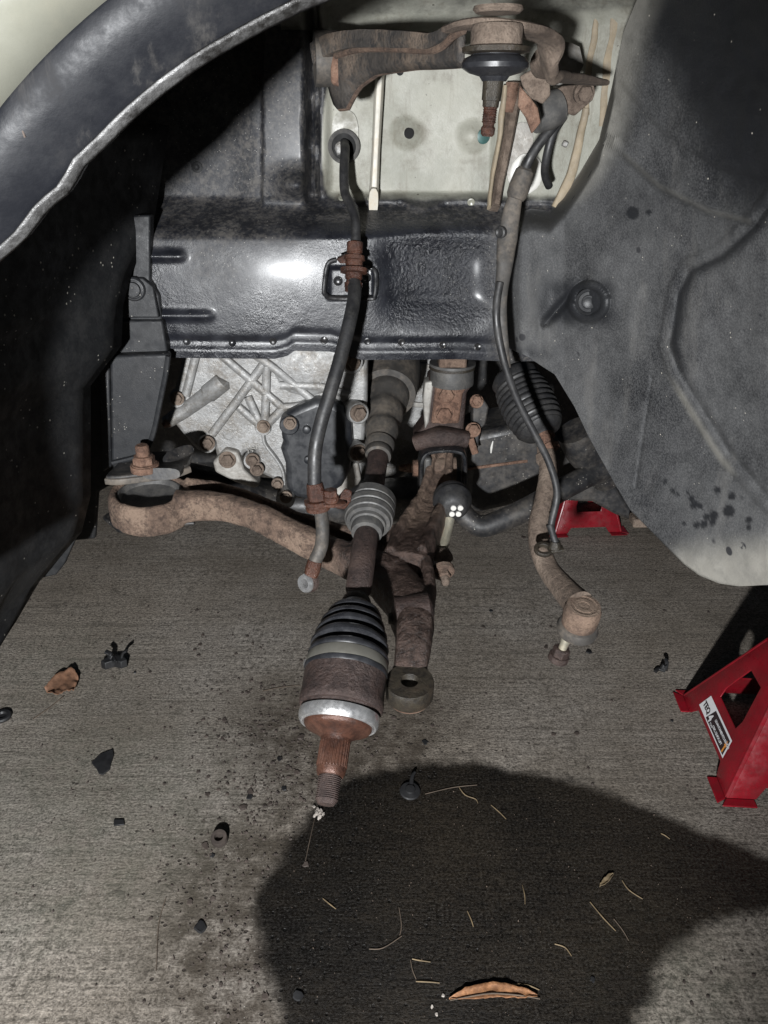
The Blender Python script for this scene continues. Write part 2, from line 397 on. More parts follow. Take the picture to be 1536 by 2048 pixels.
SPOTS = [(G(580, 1800), .13, .6), (G(480, 1960), .16, .5), (G(660, 1420), .14, .5), (G(700, 1480), .16, .8), (G(560, 1460), .10, .55), (G(480, 1740), .12, .5), (G(500, 1860), .09, .9), (G(600, 1950), .14, .8), (G(830, 1420), .12, .45), (G(420, 1690), .08, .35), (G(760, 1505), .09, .6), (G(1100, 1480), .10, .25), (G(640, 1560), .10, .7)]
ALG = [(G(80, 1600), .18), (G(250, 1640), .2), (G(1290, 1900), .07), (G(1260, 2000), .07), (G(1420, 2010), .1), (G(100, 1330), .15), (G(60, 1800), .1)]
wv, gv, av = [], [], []
for x, y, z in gm.v:
    if -1.3 <= x <= 1.3 and .25 <= y <= 2.3:
        wv.append(max(-.2, min(.2, wetsd(x, y)))); gv.append(min(1, sum(a * math.exp(-((x - p.x) ** 2 + (y - p.y) ** 2) / (r * r)) for p, r, a in SPOTS)))
        av.append(min(1, sum(math.exp(-((x - p.x) ** 2 + (y - p.y) ** 2) / (r * r)) for p, r in ALG)))
    else: wv.append(-.2); gv.append(0.); av.append(0.)
ground = gm.build('ground', 'concrete', attrs={'wet': wv, 'grime': gv, 'algae': av}, fix=False)
ground['kind'] = 'structure'

# ================================================================== CAR BODY
car = thing('car_body', 'pale champagne car body raised with its front wheel well open and wheel removed', 'car', (0, 1.0, .3))
# wheelhouse inner panel and frame rail as one pressed sheet
def px_at(X, Z, Y):
    r = Vector((X, Y, Z)) - CAM; zc = r.dot(FWD); return 768 + F * r.x / zc, 1024 - F * (r.y * SP + r.z * CP) / zc
BOT = [(-.5, .772), (-.145, .768), (-.128, .772), (-.118, .779), (-.07, .777), (-.03, .765), (.1, .762), (.18, .755), (.45, .75)]
def wheelhouse_y(X, z):
    px, py = px_at(X, z, 1.03)
    y = 1.085
    # rail
    k = smooth01((.962 - z) / .045)
    rail = 1.0 + 1.3 * max(0, z - .845) ** 2 + .6 * min(0, z - .84) ** 2 + .22 * (X + .20) ** 2
    y = y + (rail - y) * k
    # flange at the bottom, a step back then out
    zb = interp(X, BOT)
    y += .0025 * math.exp(-((z - zb - .022) / .006) ** 2) - .002 * smooth01((zb + .016 - z) / .006)
    # swages at the left
    for cz, xe in ((.899, -.25), (.826, -.222)):
        y -= .007 * math.exp(-((z - cz) / .0055) ** 2) * smooth01((xe - X) / .015 + .5)
    # wheel clearance pocket at the right
    dx = max(0, abs(px - 885) - 50) / 75; dy = max(0, abs(py - 555) - 40) / 70
    y += .022 * math.exp(-((px - 885) / 108) ** 4 - ((py - 555) / 84) ** 4) + .006 * math.exp(-((py - 600) / 14) ** 2) * smooth01(1 - abs(px - 850) / 90)
    # tray for the brake hose bracket
    dx = max(0, abs(px - 703) - 38) / 12; dy = max(0, abs(py - 560) - 24) / 12
    y += .007 * smooth01(1 - math.hypot(dx, dy))
    # upper left: stepped pillar of the apron
    if z > .93:
        kk = smooth01((z - .945) / .02)
        y -= kk * .016 * smooth01((px - 511) / 6) * smooth01((606 - px) / 8)
        y += kk * .03 * smooth01((px - 604) / 8) * smooth01((634 - px) / 8)
        y -= kk * .012 * math.exp(-((px - 622) / 5) ** 2)
        y += kk * .006 * smooth01((500 - px) / 60)
        # ledge lump under the pillar
        y -= .03 * math.exp(-((px - 590) / 38) ** 2 - ((py - 372) / 22) ** 2)
        # dimples of the strut tower
        y -= .012 * smooth01(1 - math.hypot(px - 815, py - 268) / 42)
        y -= .012 * smooth01(1 - math.hypot(px - 955, py - 275) / 42)
        y += .012 * smooth01((px - 640) / 20) * smooth01((1010 - px) / 20) * smooth01((405 - py) / 14)
        # wavy underseal edge
        y -= .006 * math.exp(-((py - 410 - 12 * math.cos((px - 850) / 26) * (1 if 800 < px < 900 else .2)) / 7) ** 2) * smooth01((px - 640) / 40)
    # outward turn on the right
    y -= .75 * max(0, X - .205) ** 1.1
    return y
xs = [-.56 + 1.05 * i / 400 for i in range(401)]
NR = 190; rows = []
for i in range(NR + 1):
    row = []
    for X in xs:
        zb = interp(X, BOT); z = zb + (1.15 - zb) * i / NR
        row.append(Vector((X, wheelhouse_y(X, z), z)))
    rows.append(row)
for j, (dy, z) in enumerate([(.012, 1.165), (.04, 1.182), (.09, 1.197), (.16, 1.208), (.24, 1.214), (.34, 1.218), (.46, 1.22), (.58, 1.22)]):
    rows.append([Vector((p.x, p.y - dy, z + .004 * noise.noise(Vector((p.x * 9, z * 30, 1))))) for p in rows[NR]])
rows.insert(0, [p + Vector((0, .012, .001)) for p in rows[0]])
wm_ = MB(); wm_.grid(rows)
pa, pe, du = [], [], []
for x, y, z in wm_.v:
    px, py = px_at(x, z, min(y, 1.09) if z < 1.151 else y)
    a = smooth01((px - 628) / 26) * smooth01((432 - py) / 70) * (1 if px < 1130 else smooth01((1350 - px) / 100))
    if px < 745: a *= smooth01((px - 640) / 40 + (150 - abs(py - 290)) / 200)
    if z > 1.15: a = .42
    if py < 60 and px > 560: a = max(a, .6)
    pa.append(a)
    p = smooth01(1 - max(0, abs(px - 890) - 75) / 60) * smooth01(1 - max(0, abs(py - 552) - 60) / 50)
    p = max(p, .75 * smooth01((px - 600) / 60) * smooth01(1 - abs(py - 440) / 55)); p = max(p, .3 * smooth01((470 - py) / 20) * (1 - a))
    pe.append(p)
    q = .75 * math.exp(-((px - 500) / 45) ** 2) * smooth01((470 - py) / 30) * smooth01((py - 120) / 150)
    q = max(q, .9 * math.exp(-((px - 460) / 120) ** 2 - ((py - 452) / 38) ** 2)); q = max(q, .6 * smooth01((455 - py) / 20) * (1 - a)); q = max(q, .55 * math.exp(-((py - 470) / 22) ** 2) * smooth01((640 - px) / 60))
    q = max(q, .8 * smooth01((px - 960) / 50) * smooth01((py - 430) / 30)); q = max(q, .4 * math.exp(-((px - 430) / 60) ** 2 - ((py - 520) / 60) ** 2))
    du.append(q)
wm_.build('wheelhouse_panel', 'wheelhouse_metal', car, attrs={'pale': pa, 'pebble': pe, 'dusty': du}, fix=False, angle=80)
def onpanel(px, py, off=0.):
    p = W(px, py, 1.03)
    for _ in range(8): p = W(px, py, wheelhouse_y(p.x, p.z) - off)
    return p
def pnormal(px, py):
    a, b, c = onpanel(px, py), onpanel(px + 4, py), onpanel(px, py + 4); n = (b - a).cross(c - a).normalized()
    return n if n.y < 0 else -n
# spot welds along the flange
for px, py in [(374, 683), (465, 686), (546, 682), (648, 681), (735, 682), (803, 684), (885, 690), (955, 694)]:
    MB().lathe(onpanel(px, py), pnormal(px, py), [(-.001, .0052), (.0012, .005), (.0018, .0038), (.0009, .002), (.0008, .0001)], 16).build('spot_weld', 'paint_black', car)
for px, py in [(684, 397), (742, 398), (942, 404)]:
    MB().lathe(onpanel(px, py), pnormal(px, py), [(-.001, .005), (.0012, .0048), (.0016, .0035), (.0006, .001)], 16).build('spot_weld', 'pale_paint', car)
# ribs on the strut tower
def strip(name, mat, pts, w, h, off=.004, e=3., jit=0.):
    pp = [onpanel(x, y, off) for x, y in pts]
    return MB().sweep(pp, w, h, up=Vector((0, -1, 0)), sub=8, n=14, e=e, jit=jit).build(name, mat, car)
strip('rib', 'pale_rib', [(762, 120), (757, 200), (752, 300), (748, 385), (747, 404)], [.011, .012, .011, .013, .012], .034, .012, 3)
strip('rib', 'rust_dust', [(1030, 165), (1022, 230), (1010, 300), (996, 370), (988, 418)], [.020, .016, .014, .013, .012], .036, .012, 3)
strip('seam_sealer', 'sealant', [(1008, 170), (1004, 230), (996, 290), (985, 350), (977, 415)], [.006, .008, .006, .006, .005], .012, .026, 2.2, .0016)
strip('rust_scab', 'rust_orange', [(1026, 165), (1022, 195), (1018, 225)], [.017, .016, .01], .01, .027, 2.2)
# plates around the pass-through holes
def ovalplate(name, mat, cx, cy, rx, ry, off, th, e=2.6, tilt=0):
    ring = []
    for j in range(36):
        a = 2 * math.pi * j / 36; c, s_ = math.cos(a), math.sin(a); k = (abs(c) ** e + abs(s_) ** e) ** (-1 / e)
        x, y = c * k * rx, s_ * k * ry; ring.append(onpanel(cx + x * math.cos(tilt) - y * math.sin(tilt), cy + x * math.sin(tilt) + y * math.cos(tilt), off))
    return MB().plate(ring, Vector((0, th, 0))).build(name, mat, car, flat=True)
ovalplate('cover_plate', 'pale_dirty', 690, 272, 27, 52, .004, .006)
ovalplate('cover_plate', 'alloy_dark', 1040, 310, 24, 66, .004, .006, tilt=.12)
def ringpart(name, mat, px, py, r, w, off, tilt=None, parent=None, Y=None):
    p = onpanel(px, py, off) if Y is None else W(px, py, Y); d = tilt or pnormal(px, py)
    return MB().lathe(p, d, [(-.004, r - w), (.004, r - w), (.0055, r - w * .5), (.004, r), (-.004, r), (-.004, r - w)], 32, caps=False).build(name, mat, parent or car)
ringpart('grommet', 'rubber_grey', 688, 293, .0205, .005, .006)
MB().lathe(onpanel(688, 293, .0055), OUT, [(-.002, .0165), (.0005, .0165), (.0006, .001)], 28).build('grommet_well', 'shade_hole', car)
MB().blob(onpanel(681, 297, .010), .0075, 12, .25, (1, .5, 1.2)).build('grommet_plug', 'alloy', car)
for px, py, r, mt in [(819, 267, .0052, 'shade_hole'), (800, 143, .0038, 'shade_hole')]:
    p = onpanel(px, py, .0); MB().lathe(p, pnormal(px, py), [(-.004, r * 1.25), (.0008, r * 1.2), (.0012, r), (.0009, r * .95), (.0007, .0002)], 20).build('drain_hole', mt, car)  # black disc on the surface paints the dark inside an open hole
MB().lathe(onpanel(966, 273), Vector((.35, -1, 0)), [(-.004, .009), (.002, .0088), (.0035, .006), (.0036, .0003)], 20).build('body_plug', 'green_plug', car)
MB().blob(onpanel(1052, 348, .008), .021, 24, .06, (1, .18, 1.15)).build('body_plug', 'white_dot', car)
MB().box(onpanel(1130, 288, .006), (.007, .006, .007), Matrix.Rotation(R(25), 3, 'Y')).build('body_clip', 'alloy', car, bevel=.0015)
MB().lathe(onpanel(394, 334), OUT, [(-.003, .0075), (.002, .007), (.003, .004), (.0015, .002), (.001, .0001)], 16).build('body_clip', 'chip_black', car)
strip('seam_sealer', 'sealant', [(1215, -40), (1192, 40), (1183, 100), (1178, 160), (1172, 230)], [.010, .008, .009, .007, .006], .004, .0006, 2.2, .003)
strip('seam_sealer', 'sealant', [(1262, -40), (1234, 30), (1222, 100), (1212, 170), (1204, 250)], [.013, .010, .011, .009, .008], .004, .0006, 2.2, .003)
strip('panel_edge', 'sealant', [(1172, 215), (1160, 270), (1148, 330), (1128, 380), (1108, 415)], [.008, .010, .012, .012, .008], .010, .004, 2.5, .0015)
# hose bracket tray rim on the rail
pp = [onpanel(x, y, .003) for x, y in [(672, 520), (655, 530), (648, 580), (652, 590), (665, 596), (738, 597), (750, 590), (752, 548), (742, 536), (728, 534)]]
MB().tube(pp, .0032, 10, 4).build('bracket_tray_rim', 'paint_black', car)
for px, py in [(676, 562), (733, 556)]: MB().lathe(onpanel(px, py), OUT, [(-.002, .0065), (.001, .006), (.0018, .0045), (.0008, .003), (.0008, .0002)], 16).build('spot_weld', 'paint_black', car)

# fender: swept section round the wheel arch
AC = Vector((.084, 0, .7476)); AR = .3735
def archr(th): return .048 * smooth01((-th - R(45)) / R(28))
def arch(th, r, y):
    r += archr(th); return Vector((AC.x + math.sin(th) * r, y, AC.z + math.cos(th) * r))
ths = [R(-97 + 200 * i / 150) for i in range(151)]
def lipr(th):
    nt = math.exp(-((math.degrees(th) + 45) / 4.5) ** 2)
    return nt * (.0016 * math.sin(th * 60) + .002 * noise.noise(Vector((th * 70, 3, 2)))) + .0012 * noise.noise(Vector((th * 5, 2, 1))) + .0007 * noise.noise(Vector((th * 37, 5, 1)))
SEC = [(.50, .385), (.30, .387), (.18, .392), (.11, .402), (.065, .418), (.040, .4325)]; sec = SEC
rows = [[arch(th, AR + q, y) for th in ths] for q, y in sec]
fender = MB().grid(rows).build('fender', 'pale_paint', car, solid=.0015, angle=60)
sec = [(.042, .4322), (.038, .4305), (.030, .4305), (.022, .4335), (.014, .438), (.006, .444), (.002, .447), (0, .4505)]
rows = [[arch(th, AR + q + (lipr(th) if q < .01 else 0), y) for th in ths] for q, y in sec]
MB().grid(rows).build('arch_trim', 'arch_black', car, solid=.002, angle=60)
LIPS = [(.0034, .4434), (.0018, .4448), (-.0003, .4475), (-.0012, .4495)]
def lrow(q, y): return [arch(th, AR + q + lipr(th), y + .0006 * noise.noise(Vector((th * 60, 1, 4)))) for th in ths]
MB().grid([lrow(q, y) for q, y in LIPS]).build('arch_lip', 'worn_lip', car, solid=.0015, angle=60)
MB().grid([lrow(q, y) for q, y in [(-.0012, .4497), (-.001, .458), (.004, .4625), (.012, .465)]]).build('arch_flange', 'arch_black', car, solid=.0015, angle=60)
# small broken tabs on the lip
for px, py, r in [(88, 352, .004), (128, 344, .003)]:
    MB().blob(W(px, py, .448), r, 10, .5, (1, .7, 1.2)).build('lip_tab', 'worn_lip', car)
def onfender(x, y):
    p = W(x, y, .4)
    for _ in range(8): p = W(x, y, interp(math.hypot(p.x - AC.x, p.z - AC.z) - AR, [(a, b) for a, b in SEC[::-1]]))
    return p
MB().tube([onfender(x, y) for x, y in [(75, -40), (66, 30), (62, 80), (57, 120), (62, 160), (45, 200), (40, 240), (50, 275)]], .0006, 8, 5).build('paint_crack', 'chip_brown', car)

# rest of the car that stands behind and beside: engine bay wall, sill and floor
MB().box(Vector((0, 2.0, .78)), (2.3, .75, .9)).build('engine_bay_wall', 'subframe_black', car, bevel=.02)
MB().box(Vector((1.35, 1.09, .455)), (1.24, .16, .11)).build('sill', 'pale_paint', car, bevel=.02)
MB().box(Vector((1.45, 1.7, .55)), (1.1, 1.2, .12)).build('floor_pan', 'subframe_black', car, bevel=.01)

# ================================================================== FRONT SPLASH LINER
fl = thing('splash_liner', 'black plastic splash liner hanging at the front edge of the wheel well', 'liner', (-.38, .8, .4))
edge = [(335, 250, 1.066), (318, 360, 1.06), (303, 455, 1.03), (262, 540, .985), (243, 610, .955), (240, 690, .94), (208, 730, .92), (178, 770, .90), (178, 880, .885), (178, 990, .875), (160, 1062, .86), (118, 1110, .845), (75, 1162, .83), (30, 1240, .78), (-20, 1320, .72)]
ep = []
_e = [W(*p) for p in edge]
for a_, b_ in zip(_e, _e[1:]): ep += [a_.lerp(b_, i / 3) for i in range(3)]
ep.append(_e[-1])
rows = []
for p in ep:
    o = Vector((-.44 - .05 * max(0, .7 - p.z), .47, p.z * .96 + .05))
    row = []
    for i in range(15):
        u = i / 14; q = p.lerp(o, u); q.x -= .018 * math.sin(u * math.pi) * (1 if p.z < .85 else .4)
        q.x += .008 * smooth01((u - .28) / .03) - .006 * smooth01((u - .55) / .05); row.append(q)
    rows.append(row)
MB().grid(rows).build('liner_wall', 'plastic_black', fl, solid=.0025, angle=60)
MB().tube([W(*p) for p in edge[4:13]], .0017, 8, 1).build('liner_edge', 'lit_edge_grey', fl)  # paler than the black liner: paints in the light caught along its edge
def pplate(parent, name, mat, pts, Y, th, bevel=.003, seg=3, tilt=0.):
    yb = sum(p[1] for p in pts) / len(pts)
    return MB().plate([W(x, y, Y + tilt * (y - yb) / 100) for x, y in pts], Vector((0, th, 0))).build(name, mat, parent, bevel=bevel, seg=seg)
pplate(fl, 'inner_panel', 'plastic_grey', [(228, 430), (300, 430), (300, 560), (318, 592), (324, 645), (232, 645)], .992, .02)
pplate(fl, 'inner_panel', 'plastic_grey', [(230, 641), (324, 641), (336, 712), (228, 716)], .985, .02)
pplate(fl, 'clip_pad', 'plastic_grey', [(246, 556), (285, 556), (306, 574), (318, 636), (244, 636)], .984, .012, .002)
lower = [(219, 712), (338, 708), (333, 745), (322, 800), (311, 855), (303, 882), (292, 902), (272, 914), (222, 926)]
pplate(fl, 'lower_panel', 'plastic_grey', lower, .968, .018, .004, 4)
strip_pts = [W(x, y, .966) for x, y in [(336, 712), (331, 750), (320, 804), (309, 858), (300, 885), (288, 905), (270, 915), (225, 926)]]
MB().tube(strip_pts, .0035, 8, 3).build('lower_panel_rim', 'plastic_grey', fl)
pplate(fl, 'side_panel', 'plastic_grey', [(198, 745), (218, 722), (222, 935), (205, 945)], .975, .02)
pplate(fl, 'side_panel', 'plastic_black', [(120, 700), (240, 620), (240, 960), (196, 985), (190, 1078), (148, 1082), (112, 1132), (60, 1150)], 1.0, .01)
p = W(268, 578, .984)
c = MB().lathe(p, OUT, [(-.003, .015), (.002, .0148), (.004, .013), (.0042, .0115), (.003, .0108), (.0032, .0095), (.0058, .0085), (.006, .0003)], 28).build('push_clip', 'plastic_grey', fl)
pplate(fl, 'lower_tab', 'plastic_black', [(62, 1168), (112, 1108), (150, 1080), (128, 1130), (112, 1150), (78, 1158)], .86, .01)

# ================================================================== REAR ARCH LINER
TOP = [(1008, 442), (1060, 418), (1100, 422), (1130, 390), (1165, 340), (1200, 282), (1225, 180), (1250, 60), (1300, -60), (1400, -160), (1660, -220)]
BOTL = [(1008, 690), (1060, 716), (1110, 748), (1150, 812), (1180, 876), (1230, 966), (1262, 1020), (1300, 1058), (1330, 1088), (1370, 1128), (1400, 1150), (1440, 1166), (1480, 1172), (1536, 1169), (1660, 1120)]
CRE = [(1580, 330), (1500, 440), (1440, 495), (1372, 528), (1345, 580), (1336, 640), (1326, 690), (1345, 745), (1390, 820), (1450, 915), (1536, 1015), (1660, 1130)]
CRE2 = [(1230, 290), (1320, 370), (1420, 420), (1500, 440)]
def sdist(px, py, line):
    best = 1e9; sg = 1
    for (ax, ay), (bx, by) in zip(line, line[1:]):
        dx, dy = bx - ax, by - ay; u = max(0, min(1, ((px - ax) * dx + (py - ay) * dy) / (dx * dx + dy * dy)))
        ex, ey = px - ax - u * dx, py - ay - u * dy; d_ = math.hypot(ex, ey)
        if d_ < best: best = d_; sg = 1 if dx * ey - dy * ex > 0 else -1
    return best * sg
def liner_y(px, py):
    y = interp(px, [(1000, .985), (1060, .97), (1130, .945), (1250, .865), (1400, .765), (1536, .68), (1660, .62)])
    y += .02 * smooth01((300 - py) / 300) - .03 * smooth01((py - 850) / 300)
    d_ = sdist(px, py, CRE)
    y += .005 * smooth01((d_ + 12) / 24) - .002 * math.exp(-((d_ - 4) / 4) ** 2) + .0055 * math.exp(-((d_ + 15) / 8) ** 2)
    d3 = sdist(px, py, [(1306, 752), (1290, 850), (1272, 975)]); y += .0025 * math.exp(-(d3 / 2.6) ** 2)
    d4 = sdist(px, py, [(1235, 150), (1330, 262), (1440, 330), (1560, 360)]); y += .004 * smooth01((d4 + 4) / 14)
    d2 = sdist(px, py, CRE2); y += .010 * smooth01((d2 + 8) / 16) - .004 * math.exp(-(d2 / 7) ** 2)
    # fixing boss with a triangular clean recess
    r_ = math.hypot(px - 1178, py - 603)
    y -= .009 * smooth01((44 - r_) / 8) - .006 * smooth01((30 - r_) / 5)
    dl = sdist(px, py, [(1095, 648), (1170, 565)])
    if 1080 < px < 1190 and 550 < py < 665: y += .010 * smooth01(1 - abs(dl + 4) / 16)
    if px < 1230 and py < 760:
        pw = W(px, py, 1.03); yp = wheelhouse_y(pw.x, pw.z) - .004
        w_ = max(smooth01(1 - (py - interp(px, TOP)) / 50), smooth01((1046 - px) / 36)); y += (min(yp, y + .12) - y) * w_
    y += .004 * noise.noise(Vector((px / 90, py / 90, 3))) + .0016 * noise.noise(Vector((px / 28, py / 28, 7)))
    return y
pxs = [1008 + 652 * i / 200 for i in range(201)]; NRL = 240
rows = []; uv = []
for i in range(NRL + 1):
    row = []
    for px in pxs:
        a, b = interp(px, TOP), interp(px, BOTL); py = a + (b - a) * i / NRL; row.append(W(px, py, liner_y(px, py))); uv.append((px, py))
    rows.append(row)
LSPOTS = [(1268, 425, 15), (1300, 424, 8), (1390, 1010, 10), (1460, 1022, 14), (1436, 980, 9), (1466, 992, 10), (1402, 1012, 8), (1348, 982, 7), (1358, 988, 6), (1378, 985, 6), (1410, 1048, 10), (1428, 1044, 9), (1395, 1050, 9), (1430, 1030, 11), (1385, 996, 8), (1332, 962, 7), (1370, 1046, 6), (1500, 1040, 9), (1415, 1034, 9), (1500, 1055, 7)]
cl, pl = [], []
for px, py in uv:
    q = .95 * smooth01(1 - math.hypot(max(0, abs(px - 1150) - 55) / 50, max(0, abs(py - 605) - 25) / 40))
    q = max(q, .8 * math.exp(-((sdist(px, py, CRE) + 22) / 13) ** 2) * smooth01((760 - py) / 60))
    q = max(q, .97 * smooth01((px - 1225 - (py - 60) * .5) / 130) * smooth01((520 - py) / 170)); q = max(q, .9 * math.exp(-((px - 1060) / 40) ** 2 - ((py - 708) / 16) ** 2))  # upper right blackened: torch falloff shade painted into the liner colour
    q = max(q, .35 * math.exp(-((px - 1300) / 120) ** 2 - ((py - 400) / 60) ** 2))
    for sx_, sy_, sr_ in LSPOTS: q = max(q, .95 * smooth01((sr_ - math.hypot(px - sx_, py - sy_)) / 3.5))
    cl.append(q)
    g = .9 * smooth01((py - 1050 - .10 * (1536 - px)) / 75) * smooth01((px - 1320) / 50); g = max(g, .6 * math.exp(-((sdist(px, py, CRE) - 6) / 6) ** 2) * smooth01((py - 740) / 60) * smooth01((960 - py) / 40))
    g = max(g, .25 * math.exp(-(sdist(px, py, CRE2) / 4) ** 2)); g = max(g, .75 * smooth01(1 - (px - interp(py, [(-200, 1330), (0, 1272), (60, 1250), (180, 1225), (282, 1200), (340, 1165), (390, 1130), (440, 1100)])) / 75) * smooth01((430 - py) / 60)); pl.append(g)
arch_liner = MB().grid(rows).build('arch_liner', 'liner_plastic', solid=0, attrs={'clean_or_shade': cl, 'pale': pl}, angle=80)
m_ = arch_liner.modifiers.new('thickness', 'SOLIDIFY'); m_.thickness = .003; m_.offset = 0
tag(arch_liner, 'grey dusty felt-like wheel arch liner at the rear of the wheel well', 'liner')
def onliner(px, py, off=0.): return W(px, py, liner_y(px, py) - off)
MB().lathe(onliner(1178, 603), Vector((-.35, -1, .0)), [(-.004, .016), (.003, .0155), (.0045, .013), (.003, .0118), (.0035, .0085), (.006, .008), (.0065, .0065), (.0055, .004), (.0055, .0002)], 28).build('push_clip', 'plastic_grey', arch_liner)

# ================================================================== TRANSMISSION
tr = thing('transmission', 'cast alloy transmission case with crossing ribs and rusty flange bolts', 'transmission', (-.2, 1.4, .5))
YT = 1.09
case = [(385, 640), (343, 800), (350, 850), (378, 884), (398, 905), (428, 892), (436, 930), (470, 935), (490, 905), (510, 900), (520, 948), (548, 960), (556, 985), (600, 1000), (722, 960), (735, 800), (735, 640)]
pplate(tr, 'case', 'alloy', case, YT, .16, .006, 3)
pplate(tr, 'bell_housing', 'alloy', [(690, 640), (892, 640), (885, 900), (800, 960), (690, 1010)], 1.36, .12, .008, 3)
for y0 in (728, 806): MB().sweep([W(800, y0, 1.358), W(885, y0 + 8, 1.358)], .006, .01, UP, 1).build('rib', 'alloy_dark', tr)
def rib(pts, w=.007, h=.012, mat='alloy', name='rib'):
    return MB().sweep([W(x, y, YT - .001) for x, y in pts], w, h * 2, up=Vector((0, -1, 0)), sub=4, n=14, e=2.6).build(name, mat, tr)
for pts in ([(395, 700), (372, 790)], [(640, 772), (700, 790)], [(420, 690), (567, 816)], [(424, 868), (475, 800), (527, 728)], [(490, 695), (560, 745), (626, 800)], [(477, 813), (520, 850)], [(496, 792), (522, 850)], [(534, 731), (530, 850)], [(533, 850), (567, 815)], [(567, 814), (600, 811), (628, 800)], [(560, 770), (640, 772)], [(527, 858), (530, 885), (552, 915), (566, 940), (570, 975)]):
    rib(pts, .013 if len(pts) < 5 else .006, .0065)
MB().tube([W(x, y, YT + .003) for x, y in [(333, 845), (368, 822), (413, 789), (416, 787), (447, 762), (449, 758)]], [.0098, .0115, .0125, .0145, .0145, .009], 18, 1).build('boss_tube', 'alloy', tr)
bolt(tr, W(333, 847, YT - .004), Vector((-.8, -.3, -.5)), .005, .006)
MB().blob(W(612, 742, YT + .006), .050, 24, .08, (1.1, .22, .85)).build('dome', 'alloy', tr)
MB().lathe(W(457, 869, YT), OUT, [(-.002, .009), (.0012, .0088), (.0014, .0074), (.0008, .007), (.0008, .0003)], 24).build('casting_mark', 'alloy', tr)
for x, y, r in [(355, 797, .0075), (415, 886, .0085), (527, 853, .0075), (505, 920, .008)]:
    MB().lathe(W(x, y, YT), OUT, [(-.01, r * 1.75), (.006, r * 1.65), (.008, r * 1.5), (.008, .0003)], 20).build('boss', 'alloy', tr)
    bolt(tr, W(x, y, YT - .009), Vector((.1, -1, .15)), r, .008, 'rust_dust')
for x, y, r in [(455, 919, .0095), (514, 938, .0078), (555, 967, .0066)]:
    bolt(tr, W(x, y, YT - .012), Vector((.1, -1, .15)), r, .009, 'rust_dust', 1.4)
pplate(tr, 'mount_bracket', 'alloy_dark', [(425, 925), (450, 898), (476, 905), (488, 940), (520, 970), (510, 978), (470, 965), (430, 945)], YT - .012, .03, .004)
for tx, px, py, sz in (('RCP', 489, 896, .013), ('17', 493, 908, .011)):
    cu = bpy.data.curves.new('casting_text', 'FONT'); cu.body = tx; cu.size = sz; cu.extrude = .0004
    to = bpy.data.objects.new('tmp', cu); col.objects.link(to); bpy.context.view_layer.update()
    me = bpy.data.meshes.new_from_object(to); bpy.data.objects.remove(to)
    me.materials.append(M['alloy_dark']); o = bpy.data.objects.new('casting_text', me); col.objects.link(o); o.location = W(px, py, YT - .0009); o.rotation_euler = (R(90), R(4), 0)
    o.parent = tr; o.matrix_parent_inverse = Matrix.Translation(-tr.location)
cover = [(566, 840), (572, 826), (598, 814), (630, 801), (662, 803), (688, 818), (702, 848), (706, 900), (700, 945), (684, 975), (655, 994), (620, 1002), (592, 998), (574, 985), (570, 960), (570, 930), (560, 900), (565, 885), (559, 868), (566, 855)]
pplate(tr, 'end_cover', 'cover_grey', cover, YT - .025, .05, .010, 4)
for x, y, r in [(580, 846, .0085), (572, 994, .0085)]:
    MB().lathe(W(x, y, YT - .02), OUT, [(-.02, r * 1.8), (.011, r * 1.7), (.013, r * 1.5), (.013, .0003)], 20).build('boss', 'cover_grey' if y < 900 else 'alloy', tr)
    bolt(tr, W(x, y, YT - .034), Vector((.1, -1, .15)), r * .85, .008, 'rust_dust')
for x, y in [(616, 920), (613, 860)]: MB().lathe(W(x, y, YT - .03), OUT, [(-.003, .006), (.002, .0058), (.003, .004), (.003, .0002)], 16).build('cover_stud', 'cover_grey', tr)
for x, y in [(704, 724), (716, 826), (716, 905)]:
    MB().lathe(W(x, y, YT - .02), Vector((.5, -1, .1)), [(-.03, .017), (.004, .016), (.006, .014), (.006, .0003)], 20).build('boss', 'alloy', tr)
    bolt(tr, W(x, y, YT - .026), Vector((.5, -1, .1)), .0095, .01, 'rust_dust')
pplate(tr, 'lower_flange', 'alloy_dark', [(680, 948), (715, 920), (722, 960), (705, 990), (655, 1000)], YT - .01, .03, .004)

# wiring loom beside the transmission
wl = thing('wiring_loom', 'black corrugated wiring loom with a pale blue clip beside the transmission', 'wiring', W(700, 790, 1.2))
wp = catmull([W(x, y, Y) for x, y, Y in [(752, 690, 1.27), (738, 715, 1.24), (722, 748, 1.22), (702, 780, 1.21), (682, 803, 1.21), (655, 815, 1.22)]], 14)
MB().tube(wp, [.0085 if i % 2 else .0072 for i in range(len(wp))], 12, 1).build('conduit', 'rubber', wl)
MB().lathe(W(712, 757, 1.215), Vector((-.5, .0, -.62)), [(-.012, .010), (-.011, .0125), (-.004, .0125), (-.003, .0105), (.004, .0105), (.005, .013), (.011, .0125), (.012, .01)], 16).build('clip', 'blue_clip', wl)
MB().box(W(722, 750, 1.205), (.012, .008, .02), Matrix.Rotation(R(-30), 3, 'Y')).build('clip', 'blue_clip', wl, bevel=.002)
MB().lathe(W(745, 700, 1.25), Vector((-.4, 0, -.62)), [(-.012, .011), (.012, .012), (.013, .01)], 14).build('clip', 'blue_clip', wl)
MB().tube([W(657, 815, 1.22), W(650, 830, 1.235), W(668, 842, 1.25)], .006, 10, 5).build('branch', 'rubber', wl)

